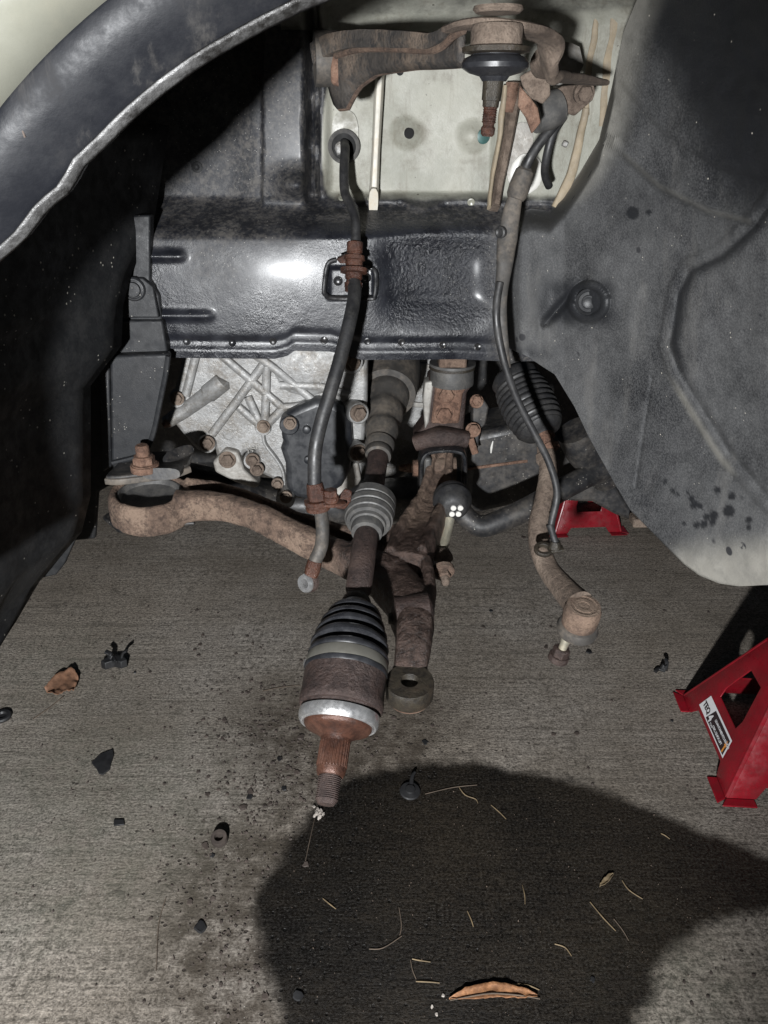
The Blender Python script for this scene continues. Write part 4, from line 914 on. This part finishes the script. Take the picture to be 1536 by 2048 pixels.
# ================================================================== WHEEL SPEED SENSOR CABLE
sc = thing('sensor_cable', 'long wheel speed sensor cable with dirty rubber sleeve and small metal eye', 'cable', W(1100, 1100, .86))
MB().tube([W(1135, 212, .95), W(1112, 245, .935), W(1080, 285, .93), W(1058, 320, .93), W(1046, 352, .935)], .0056, 14, 7).build('upper_cable', 'rubber', sc)
MB().tube([W(1128, 232, .97), W(1105, 270, .965), W(1092, 320, .97), W(1090, 350, .985), W(1098, 372, 1.0)], .0048, 12, 7).build('branch_cable', 'rubber', sc)
MB().lathe(W(1052, 335, .935), W(1030, 400, .93) - W(1052, 335, .935), [(0, .007), (.004, .0105), (.02, .012), (.03, .0115), (.034, .0095)], 18).build('sleeve_end', 'rubber_dusty', sc)
MB().sweep([W(1036, 375, .932), W(1025, 420, .93), W(1014, 480, .925), W(1008, 540, .915), W(1002, 600, .905), W(1006, 660, .897), W(1014, 735, .89)], [.0135, .02, .0225, .018, .014, .011, .009], [.011, .012, .013, .012, .011, .010, .009], up=Vector((0, -1, 0)), sub=8, e=2.4, jit=.001).build('rubber_sleeve', 'rubber_dusty', sc, angle=60)
MB().lathe(W(1001, 465, .922), Vector((-.7, -.7, 0)), [(-.003, .007), (.001, .0068), (.002, .005), (.0005, .003)], 16).build('sleeve_stud', 'rubber', sc)
MB().tube([W(1000, 565, .905), W(993, 610, .898), W(995, 660, .892), W(1010, 730, .888), W(1035, 800, .888), W(1068, 865, .885), W(1098, 925, .88), W(1114, 985, .873), W(1104, 1040, .865), W(1102, 1052, .864)], .0046, 14, 8).build('lower_cable', 'rubber', sc)
MB().tube([W(1100, 1048, .864), W(1106, 1070, .86), W(1112, 1088, .857)], [.0055, .0042, .005], 12, 5).build('strain_relief', 'rubber', sc)
MB().lathe(W(1111, 1082, .857), -UP, [(0, .006), (.006, .008), (.012, .0085), (.013, .006)], 16).build('sensor_body', 'oily_steel', sc)
ep_ = W(1100, 1099, .856)
MB().lathe(W(1087, 1099, .856), Vector((.0, -.25, 1)), [(-.003, .007), (-.003, .0115), (-.002, .0122), (.002, .0122), (.003, .0115), (.003, .0078), (.002, .007), (-.003, .007)], 26, caps=False).build('mounting_eye', 'oily_steel', sc)
MB().sweep([W(1100, 1099, .856), W(1126, 1097, .856)], [.016, .014], .006, sub=1, e=3).build('mounting_plate', 'oily_steel', sc)

# ================================================================== TIE ROD WITH BELLOWS
td = thing('tie_rod', 'rusty curved tie rod with ribbed steering boot and outer ball joint', 'tie rod', W(1165, 1215, .78))
ba = W(1036, 770, 1.10); bb_ = W(1088, 872, 1.03); bd = (bb_ - ba).normalized(); BL = (bb_ - ba).length
pr = [(-.02, .03), (-.012, .036)]
nb = 9
for i in range(nb):
    l = BL * .86 * i / nb; dl = BL * .86 / nb; rr_ = [.037, .039, .04, .0405, .0405, .040, .039, .0375, .0355][i]
    pr += [(l, rr_ * .9), (l + dl * .3, rr_), (l + dl * .6, rr_), (l + dl * .85, rr_ * .9)]
pr += [(BL * .86, .033), (BL * .93, .028), (BL * .97, .018), (BL, .0125), (BL + .006, .012)]
MB().lathe(ba, bd, pr, 44).build('bellows', 'rubber', td, angle=60)
MB().lathe(bb_, bd, [(-.004, .0115), (.0, .0145), (.006, .0145), (.008, .011), (.016, .011), (.018, .0135), (.024, .0135), (.026, .01)], 20).build('boot_clip', 'rust_orange', td, angle=25)
MB().lathe(W(1089, 893, 1.02), W(1094, 925, 1.0) - W(1089, 893, 1.02), [(0, .012), (.012, .0125), (.013, .015), (.026, .0155)], 6).build('lock_nut', 'rust_dust', td, bevel=.001)
MB().tube([W(1094, 905, 1.01), W(1098, 945, .985), W(1090, 1000, .955), W(1078, 1050, .93), W(1080, 1095, .905), W(1098, 1140, .875), W(1130, 1180, .835), W(1158, 1210, .80)], [.0115, .0138, .0145, .0148, .0142, .0145, .0168, .0195], 22, 8).build('rod', 'rust_dust', td, angle=60)
te = W(1168, 1212, .785); tdn = Vector((.06, -.18, 1)).normalized()
MB().lathe(te, tdn, [(-.034, .018), (-.030, .0215), (-.022, .0225), (-.018, .0215), (-.016, .0228), (-.006, .0228), (-.002, .021), (.001, .0205), (.0015, .0165), (.0005, .016), (.0005, .0125), (.0012, .012), (.0012, .007), (.0004, .0065), (.0008, .0003)], 40).build('ball_housing', 'rust_tan', td, angle=30)
MB().lathe(te - tdn * .032, -tdn, [(-.004, .017), (.0, .024), (.006, .0262), (.012, .025), (.018, .018), (.022, .010)], 36).build('dust_boot', 'rubber_dusty', td)
st = te - tdn * .05 + Vector((-.008, .002, 0)); sdn = Vector((-.22, .05, -1)).normalized()
MB().lathe(st, sdn, [(0, .0065), (.014, .0062), (.0145, .0055), (.03, .0055)], 18).build('stud', 'zinc', td)
bolt_mb(st + sdn * .040, -sdn, .0115, .016, 1.15).build('nut', 'rust_brown', td, bevel=.0008)

# ================================================================== JACK STANDS
def jack_stand(label, c, rot, hs, ht, topz, group, sticker_faces, reach):
    o = thing('jack_stand', label, 'jack stand', Vector((c[0], c[1], 0)), group)
    rm = Matrix.Rotation(rot, 3, 'Z'); base = Vector((c[0], c[1], 0))
    def wpt(f, u, v, off=0.):
        half = hs + (ht - hs) * v; p = Vector((-half - off, -u * half, v * topz + off * .3)); return base + rm @ (Matrix.Rotation(f * math.pi / 2, 3, 'Z') @ p)
    for f in range(4):
        mb = MB()
        us_ = [-1, -.95, -.5, 0, .5, .95, 1]
        cells = []
        def quad(a): mb.add([wpt(f, *q) for q in a], [tuple(range(len(a)))])
        V = {}
        vs = []; fs = []
        def vid(u, v):
            k_ = (round(u, 4), round(v, 4))
            if k_ not in V: V[k_] = len(vs); vs.append(wpt(f, u, v))
            return V[k_]
        def q4(*a): fs.append(tuple(vid(*p) for p in a))
        # legs, rail, window frame, top
        q4((-1, .02), (-.62, .02), (-.54, .11), (-.98, .11)); q4((.62, .02), (1, .02), (.98, .11), (.54, .11))
        q4((-.98, .11), (-.54, .11), (-.42, .37), (-.97, .37)); q4((.54, .11), (.98, .11), (.97, .37), (.42, .37)); q4((-.54, .11), (.54, .11), (.42, .37), (-.42, .37))
        q4((-.97, .37), (-.42, .37), (-.48, .46), (-.97, .46)); q4((.42, .37), (.97, .37), (.97, .46), (.48, .46))
        q4((-.97, .46), (-.48, .46), (-.36, .74), (-.96, .74)); q4((.48, .46), (.97, .46), (.96, .74), (.36, .74))
        q4((-.96, .74), (-.36, .74), (-.34, 1), (-.96, 1)); q4((.36, .74), (.96, .74), (.96, 1), (.34, 1)); q4((-.36, .74), (.36, .74), (.34, 1), (-.34, 1))
        mb.add(vs, fs)
        face = mb.build('face', 'red_paint', o, solid=.0035, bevel=.0012, flat=True); face.modifiers['thickness'].offset = 0
        # rolled corner post between this face and the next
        MB().tube([wpt(f, .985, .03, -.002), wpt(f, .98, .5, -.002), wpt(f, .97, 1., -.002)], .0045, 10, 3).build('corner', 'red_paint', o)
        # feet flanges
        for s_ in (-1, 1):
            a = wpt(f, s_ * 1.0, .02); b = wpt(f, s_ * .64, .02); n_ = (rm @ (Matrix.Rotation(f * math.pi / 2, 3, 'Z') @ Vector((-1, 0, 0))))
            MB().plate([a, b, b + n_ * .018, a + n_ * .018 + (a - b).normalized() * .012], Vector((0, 0, -a.z + .001))).build('foot', 'red_paint', o, bevel=.004, seg=3)
        if f in sticker_faces:
            stk = MB().add([wpt(f, -.60, .15, .003), wpt(f, .57, .15, .003), wpt(f, .545, .30, .003), wpt(f, -.575, .30, .003)], [(0, 1, 2, 3)]).build('sticker', 'white_print', o, flat=True)
            MB().add([wpt(f, -.27, .165, .0042), wpt(f, .545, .165, .0042), wpt(f, .525, .285, .0042), wpt(f, -.20, .285, .0042)], [(0, 1, 2, 3)]).build('sticker_field', 'black_print', stk, fix=False)
            ex = (wpt(f, .5, .2) - wpt(f, -.5, .2)).normalized(); ey = (wpt(f, 0, .3) - wpt(f, 0, .15)).normalized(); ez = ex.cross(ey)
            mtx = Matrix((ex, ey, ez)).transposed().to_4x4()
            for tx, u, v, sz, mt_, bold in (('TEQ', -.53, .195, .0155, 'black_print', .0005), ('4', -.225, .178, .0215, 'white_print', .0009), ('TON', -.12, .175, .006, 'white_print', .0001),
                                      ('LEVANTAMIENTO RÁPIDO', -.06, .236, .0070, 'white_print', .0002), ('CRIC, QUICK LIFT', -.02, .188, .0070, 'white_print', .0002)):
                cu = bpy.data.curves.new('print', 'FONT'); cu.body = tx; cu.size = sz; cu.offset = bold; cu.space_character = .86 if len(tx) > 10 else 1
                to = bpy.data.objects.new('tmp', cu); col.objects.link(to); bpy.context.view_layer.update(); me = bpy.data.meshes.new_from_object(to); bpy.data.objects.remove(to)
                me.materials.append(M[mt_]); k_ = bpy.data.objects.new('print', me); col.objects.link(k_)
                k_.matrix_world = Matrix.Translation(wpt(f, u, v, .0047)) @ mtx; k_.parent = stk
            ar = [(.47, .172), (.505, .172), (.503, .225), (.525, .225), (.485, .272), (.445, .225), (.468, .225)]
            MB().add([wpt(f, u, v, .0047) for u, v in ar], [tuple(range(7))]).build('arrow', 'orange_print', stk, fix=False)
    MB().lathe(base + Vector((0, 0, .06)), UP, [(0, .016), (reach - .08, .016)], 20).build('ratchet_post', 'subframe_black', o)
    MB().box(base + Vector((0, 0, reach - .011)), (.09, .045, .022)).build('saddle', 'subframe_black', o, bevel=.005)
    MB().lathe(base + Vector((0, 0, topz - .004)), UP, [(0, ht * 1.0), (.012, ht * .9), (.014, .018)], 24).build('collar', 'red_paint', o)
    return o
jack_stand('red jack stand with readable lifting sticker and deep shadow on the bare concrete', (.735, 1.085), R(-4), .135, .045, .215, 'jack stands under the car', (0,), .399)
jack_stand('red jack stand seen far under the car below the stabilizer bar', (.575, 2.02), R(4), .098, .05, .17, 'jack stands under the car', (), .329)

# ================================================================== THINGS LYING ON THE CONCRETE
def leafmesh(pts, z0, lift, seed, name, mat, label, cat='leaf', rows_=7, th=.0006):
    """outline as matching upper/lower edges (pixels) -> curled leaf"""
    up_, lo_ = pts; rr_ = []; rj = random.Random(seed)
    def dens(q):
        o_ = []
        for (ax_, ay_), (bx_, by_) in zip(q, q[1:]):
            for i in range(4): o_.append((ax_ + (bx_ - ax_) * i / 4 + rj.uniform(-.8, .8), ay_ + (by_ - ay_) * i / 4 + rj.uniform(-1.2, 1.2)))
        return o_ + [q[-1]]
    up_, lo_ = dens(up_), dens(lo_)
    for j in range(rows_):
        u = j / (rows_ - 1); row = []
        for a, b in zip(up_, lo_):
            p = G(*a).lerp(G(*b), u); h_ = z0 + lift * (abs(u - .5) * 2) ** 2 + .9 * lift * (1 + noise.noise(Vector((p.x * 75, p.y * 75, seed))))
            row.append(Vector((p.x, p.y, max(.0012, h_))))
        rr_.append(row)
    return tag(MB().grid(rr_).build(name, mat, solid=th, angle=180), label, cat)
leafmesh(([(898, 2000), (930, 1982), (965, 1972), (985, 1969), (1020, 1975), (1050, 1982), (1074, 1994)], [(899, 2003), (930, 2004), (965, 2003), (985, 2001), (1020, 2001), (1050, 2003), (1074, 1998)]), .0015, .0028, 1, 'fallen_leaf', 'leaf_orange', 'long curled orange leaf lying on the wet dark concrete')
leafmesh(([(1198, 1775), (1204, 1764), (1212, 1756), (1222, 1750), (1226, 1752)], [(1199, 1777), (1208, 1775), (1217, 1768), (1223, 1759), (1227, 1754)]), .001, .003, 2, 'fallen_leaf', 'straw', 'tiny tan leaf on the wet dark concrete')
mr = bpy.data.objects['fallen_leaf']; MB().tube([G(900, 2001, .006), G(940, 1993, .0062), G(985, 1987, .0064), G(1040, 1991, .0062), G(1080, 1998, .004)], [.0006, .0009, .001, .0009, .0007], 6, 5).build('midrib', 'twig', mr)
cr = leafmesh(([(92, 1385), (108, 1366), (128, 1352), (142, 1346), (152, 1350), (158, 1362)], [(96, 1392), (112, 1399), (124, 1396), (136, 1392), (150, 1392), (156, 1374)]), .002, .0065, 3, 'crumpled_leaf', 'leaf_brown', 'crumpled brown leaf with a thin bent stem on dry concrete', rows_=14)
MB().tube([G(126, 1394, .006), G(112, 1405, .002), G(98, 1416, .0016), G(66, 1438, .0014)], .0009, 6, 4).build('stem', 'twig', cr)
def lump(name, mat, px, py, r, h, label, cat, seed, group=None, sides=9, parent=None):
    rg_ = random.Random(seed); c = G(px, py); k_ = mpp(c); n = sides
    ring = []
    for j in range(n):
        a = 2 * math.pi * j / n; q = r * k_ * (.7 + .5 * rg_.random()); ring.append(Vector((c.x + math.cos(a) * q, c.y + math.sin(a) * q * 1.1, .0008)))
    topr = [Vector((c.x + (p.x - c.x) * (.75 + .2 * rg_.random()), c.y + (p.y - c.y) * (.75 + .2 * rg_.random()), h * (.7 + .5 * rg_.random()))) for p in ring]
    o = MB().rings([ring, topr]).build(name, mat, parent, angle=25)
    if label: tag(o, label, cat, group)
    return o
# broken black clip
bc = thing('broken_clip', 'broken black plastic clip standing on dry concrete beside the crumpled leaf', 'clip', G(232, 1325))
pc = G(232, 1330)
MB().plate([pc + Vector(q) for q in [(-.028, -.012, .002), (-.014, .006, .002), (.014, .008, .002), (.028, -.008, .002), (.017, -.016, .002), (.0, -.01, .002), (-.016, -.020, .002)]], Vector((0, .004, .016))).build('body', 'chip_black', bc, bevel=.0015)
MB().sweep([pc + Vector((-.012, .0, .014)), pc + Vector((-.010, .004, .026)), pc + Vector((-.020, .006, .032))], .012, .005, sub=4).build('prong', 'chip_black', bc)
MB().sweep([pc + Vector((.012, .004, .014)), pc + Vector((.018, .006, .028)), pc + Vector((.027, .006, .034))], .010, .005, sub=4).build('prong', 'chip_black', bc)
for q in (-.005, .003): MB().box(pc + Vector((q, -.004, .016)), (.003, .02, .006), Matrix.Rotation(R(35), 3, 'Z')).build('rib', 'chip_black', bc, bevel=.0008)
# shard
sh = [(183, 1527), (200, 1510), (226, 1500), (228, 1512), (222, 1530), (220, 1540), (206, 1551), (198, 1549), (194, 1540)]
tag(MB().plate([G(x, y, .0008) for x, y in sh], Vector((0, 0, .003))).build('plastic_shard', 'chip_black', bevel=.0008), 'flat pointed black plastic shard on dry concrete', 'shard')
tag(MB().plate([G(x, y, .0008) for x, y in [(228, 1641), (248, 1641), (249, 1651), (228, 1653)]], Vector((0, 0, .003))).build('plastic_shard', 'chip_black', bevel=.0006), 'small rectangular black plastic piece on dry concrete', 'shard')
# bush sleeve standing up
p = G(440, 1682)
tag(MB().lathe(p, Vector((.0, -.25, 1)), [(.001, .0065), (.001, .0125), (.004, .0135), (.012, .0135), (.015, .0125), (.015, .0075), (.012, .0065), (.004, .0063)], 28).build('rubber_bushing', 'chip_brown'), 'small brown rubber bushing ring on concrete near the stained patch', 'bushing')
p = G(5, 1436); tag(MB().lathe(p, UP, [(.001, .008), (.001, .0165), (.005, .018), (.008, .016), (.008, .010), (.004, .008)], 26).build('rubber_ring', 'chip_black'), 'flat black rubber ring lying alone on dry concrete', 'ring')
# round retaining clips
def pushclip(px, py, label, tilt, group):
    p = G(px, py); o = thing('push_pin', label, 'clip', p, group)
    MB().lathe(p + UP * .003, Vector((tilt, -.1, 1)), [(-.002, .005), (-.001, .018), (.001, .0185), (.003, .017), (.0045, .009), (.0075, .008), (.008, .003)], 28).build('head', 'chip_black', o)
    MB().tube([p + Vector((.002, .01, .006)), p + Vector((.005, .028, .010)), p + Vector((.010, .036, .012))], [.004, .0035, .002], 8, 4).build('shank', 'chip_black', o)
pushclip(820, 1585, 'round black push pin lying in the wet dark patch', .05, None)
bc2 = thing('split_clip', 'small split black clip on bare concrete behind the jack stand sticker', 'clip', G(1326, 1338))
p = G(1328, 1345)
MB().blob(p + Vector((0, .004, .009)), .011, 12, .4, (.75, .7, .85)).build('head', 'chip_black', bc2); MB().sweep([p + Vector((-.002, .0, .006)), p + Vector((-.012, .004, .006)), p + Vector((-.020, -.002, .004))], .008, .006, sub=3).build('prong', 'chip_black', bc2)
MB().sweep([p + Vector((.004, .004, .012)), p + Vector((.007, .012, .018)), p + Vector((.006, .02, .02))], .008, .005, sub=3).build('prong', 'chip_black', bc2)
# white crumb under the axle tip
wc = MB()
for i in range(16):
    wc.blob(G(638 + rnd.gauss(0, 6), 1626 + rnd.gauss(0, 7), .002 + .003 * rnd.random()), .0016 + .0022 * rnd.random(), 8, 1.1, (1, 1.3, .7))
tag(wc.build('white_crumb', 'white_crumb'), 'small crumbly white clump on concrete under the axle tip', 'crumb')
tag(lump('white_pebble', 'white_crumb', 601, 1168, 4, .004, None, None, 5), 'single white pebble on concrete under the banjo end', 'pebble')
for i, (x, y) in enumerate([(864, 2015), (873, 2030), (886, 1992)]): lump('white_pebble', 'white_crumb', x, y, 3.2, .003, 'white pebble on the wet concrete by the long orange leaf', 'pebble', 50 + i, 'white pebbles by the orange leaf', 7)
# straws and stems
straws = [([(850, 1588), (905, 1575), (954, 1570)], 'long pale straw crossing the wet dark patch'), ([(918, 1573), (930, 1590), (950, 1598), (956, 1606)], 'bent yellow straw tangled beside the round push pin'), ([(983, 1610), (1000, 1625), (1013, 1638)], 'short slanting tan straw past the bent yellow one'),
          ([(1245, 1761), (1258, 1780), (1286, 1798)], 'curved pale straw right beside the tiny tan leaf'), ([(1180, 1804), (1205, 1835), (1232, 1862)], 'straight brown straw between the two small leaves'), ([(1228, 1838), (1244, 1860), (1258, 1881)], 'thin dark straw lying parallel to the brown one'),
          ([(1110, 1888), (1130, 1895), (1144, 1912)], 'hooked straw above the long orange leaf'), ([(800, 1870), (802, 1850), (798, 1815)], 'thin upright brown stem in the wet patch'), ([(738, 1898), (765, 1896), (803, 1872)], 'kinked tan twig at the foot of the thin upright stem'), ([(832, 1963), (858, 1964), (880, 1966)], 'short level straw close to the orange leaf tip'),
          ([(825, 1918), (840, 1921), (862, 1924)], 'stubby yellow straw with a crossing stalk'), ([(822, 1920), (826, 1940), (832, 1958)], 'thin stalk crossing under the stubby straw'), ([(1024, 1968), (1054, 1970), (1078, 1980)], 'curved straw tucked behind the orange leaf'), ([(332, 1795), (318, 1850), (313, 1942)], 'long thin dark twig on the dry concrete'),
          ([(645, 1797), (660, 1808), (672, 1818)], 'small yellow straw at the stain edge'), ([(1322, 1667), (1330, 1671), (1339, 1678)], 'tiny straight straw near the stain upper edge'), ([(1045, 1770), (1050, 1790), (1050, 1808)], 'short pale hair-like straw in the wet patch'), ([(935, 1822), (942, 1840), (946, 1853)], 'short dull straw lying in the middle of the stain'),
          ([(525, 1382), (560, 1375), (600, 1370)], 'thin dark twig by the axle boot on dry concrete'), ([(630, 1638), (618, 1690), (610, 1722)], 'hair-thin stem hanging off the white crumb')]
for i, (pts, lab) in enumerate(straws):
    thin = 'twig' in lab or 'thin' in lab or 'dark' in lab
    pp = [G(x + rnd.uniform(-1, 1), y, .0012 + .0012 * rnd.random()) for x, y in pts]
    tag(MB().tube(pp, [.0004 if 'hair' in lab else .0007, .0009 if not thin else .0007, .0006], 6, 4).build('straw' if not ('twig' in lab or 'stem' in lab) else 'twig', 'twig' if thin else 'straw'), lab, 'straw' if not ('twig' in lab or 'stem' in lab) else 'twig')
# bigger dark chips that can be told apart
chips = [(500, 1595, 9), (410, 1692, 9), (380, 1805, 11), (400, 1855, 20), (415, 1590, 6), (413, 1697, 6), (425, 1712, 6), (525, 1400, 7), (523, 1463, 5), (560, 1518, 7), (593, 1546, 10), (500, 1585, 9), (568, 1578, 7), (602, 1475, 9), (612, 1730, 8), (597, 1992, 16), (530, 1994, 9), (570, 1505, 4),
         (982, 1222, 5), (966, 1254, 5), (1092, 1296, 5), (1178, 1304, 8), (1093, 1293, 4), (865, 1452, 6), (850, 1485, 8), (1107, 1470, 6), (1153, 1468, 7), (1344, 1442, 4), (1176, 1537, 4), (1047, 1075, 6), (1102, 1078, 5), (390, 1300, 5), (400, 1290, 5), (270, 1345, 4), (300, 1345, 4), (1392, 1600, 4), (1185, 1960, 7), (1368, 1965, 4)]
for i, (x, y, r_) in enumerate(chips):
    big = 'broad' if r_ > 9 else 'small'
    if x > 1300: wh = 'beside the jack stand with the readable sticker'
    elif x > 940 and y < 1330: wh = 'on the concrete around the tie rod end'
    elif x > 820 and y < 1500: wh = 'on the dry concrete just past the ball joint eye'
    elif x > 1100: wh = 'at the rim of the wet patch'
    elif y < 1350: wh = 'behind the broken black clip'
    elif y < 1620: wh = 'beside the splined axle end'
    elif y < 1760: wh = 'around the brown rubber bushing ring'
    else: wh = 'along the browned left border of the wet patch'
    col_w = 'black' if i % 3 == 0 else 'brown'
    lab = f'{big} {col_w} flake of debris {wh}'
    lump('debris_chip', 'chip_black' if i % 3 == 0 else 'chip_brown', x, y, r_ * (.8 if r_ < 10 else .62), .0016 + .00012 * r_, lab, 'debris', 100 + i, lab + ' group', 11)
# innumerable crumbs
cm = MB()
def crumb(px, py, r_, wet_ok=False):
    c = G(px, py)
    if not wet_ok and wetsd(c.x, c.y) > 0: return
    k_ = mpp(c); n = 5; a0 = rnd.random() * 6
    ring = [Vector((c.x + math.cos(a0 + 2 * math.pi * j / n) * r_ * k_ * rnd.uniform(.6, 1.3), c.y + math.sin(a0 + 2 * math.pi * j / n) * r_ * k_ * rnd.uniform(.6, 1.3), .0004)) for j in range(n)]
    cm.rings([ring, [Vector((p.x * .6 + c.x * .4, p.y * .6 + c.y * .4, .0012 + .0018 * rnd.random())) for p in ring]])
for i in range(420):
    if i < 260: x, y = rnd.gauss(560, 150), rnd.gauss(1560, 150)
    else: x, y = rnd.uniform(0, 1536), rnd.uniform(1150, 2048)
    crumb(x, y, abs(rnd.gauss(0, 1.6)) + 1.2)
for i in range(420): crumb(rnd.gauss(560, 95), rnd.gauss(1500, 95), abs(rnd.gauss(0, 2.0)) + .9)
for i in range(260): crumb(rnd.gauss(500, 70), rnd.gauss(1850, 130), abs(rnd.gauss(0, 2.0)) + .9)
cmo = cm.build('rust_crumbs', 'chip_brown', angle=20); cmo['kind'] = 'stuff'; tag(cmo, 'fine rust crumbs scattered over the concrete', 'crumbs')
cm = MB()
for i in range(170): crumb(rnd.uniform(560, 1450), rnd.uniform(1570, 2060), abs(rnd.gauss(0, .5)) + .5, True)
cmo = cm.build('pale_grit', 'rust_dust', angle=20); cmo['kind'] = 'stuff'; tag(cmo, 'pale sand grit on the wet concrete', 'grit')
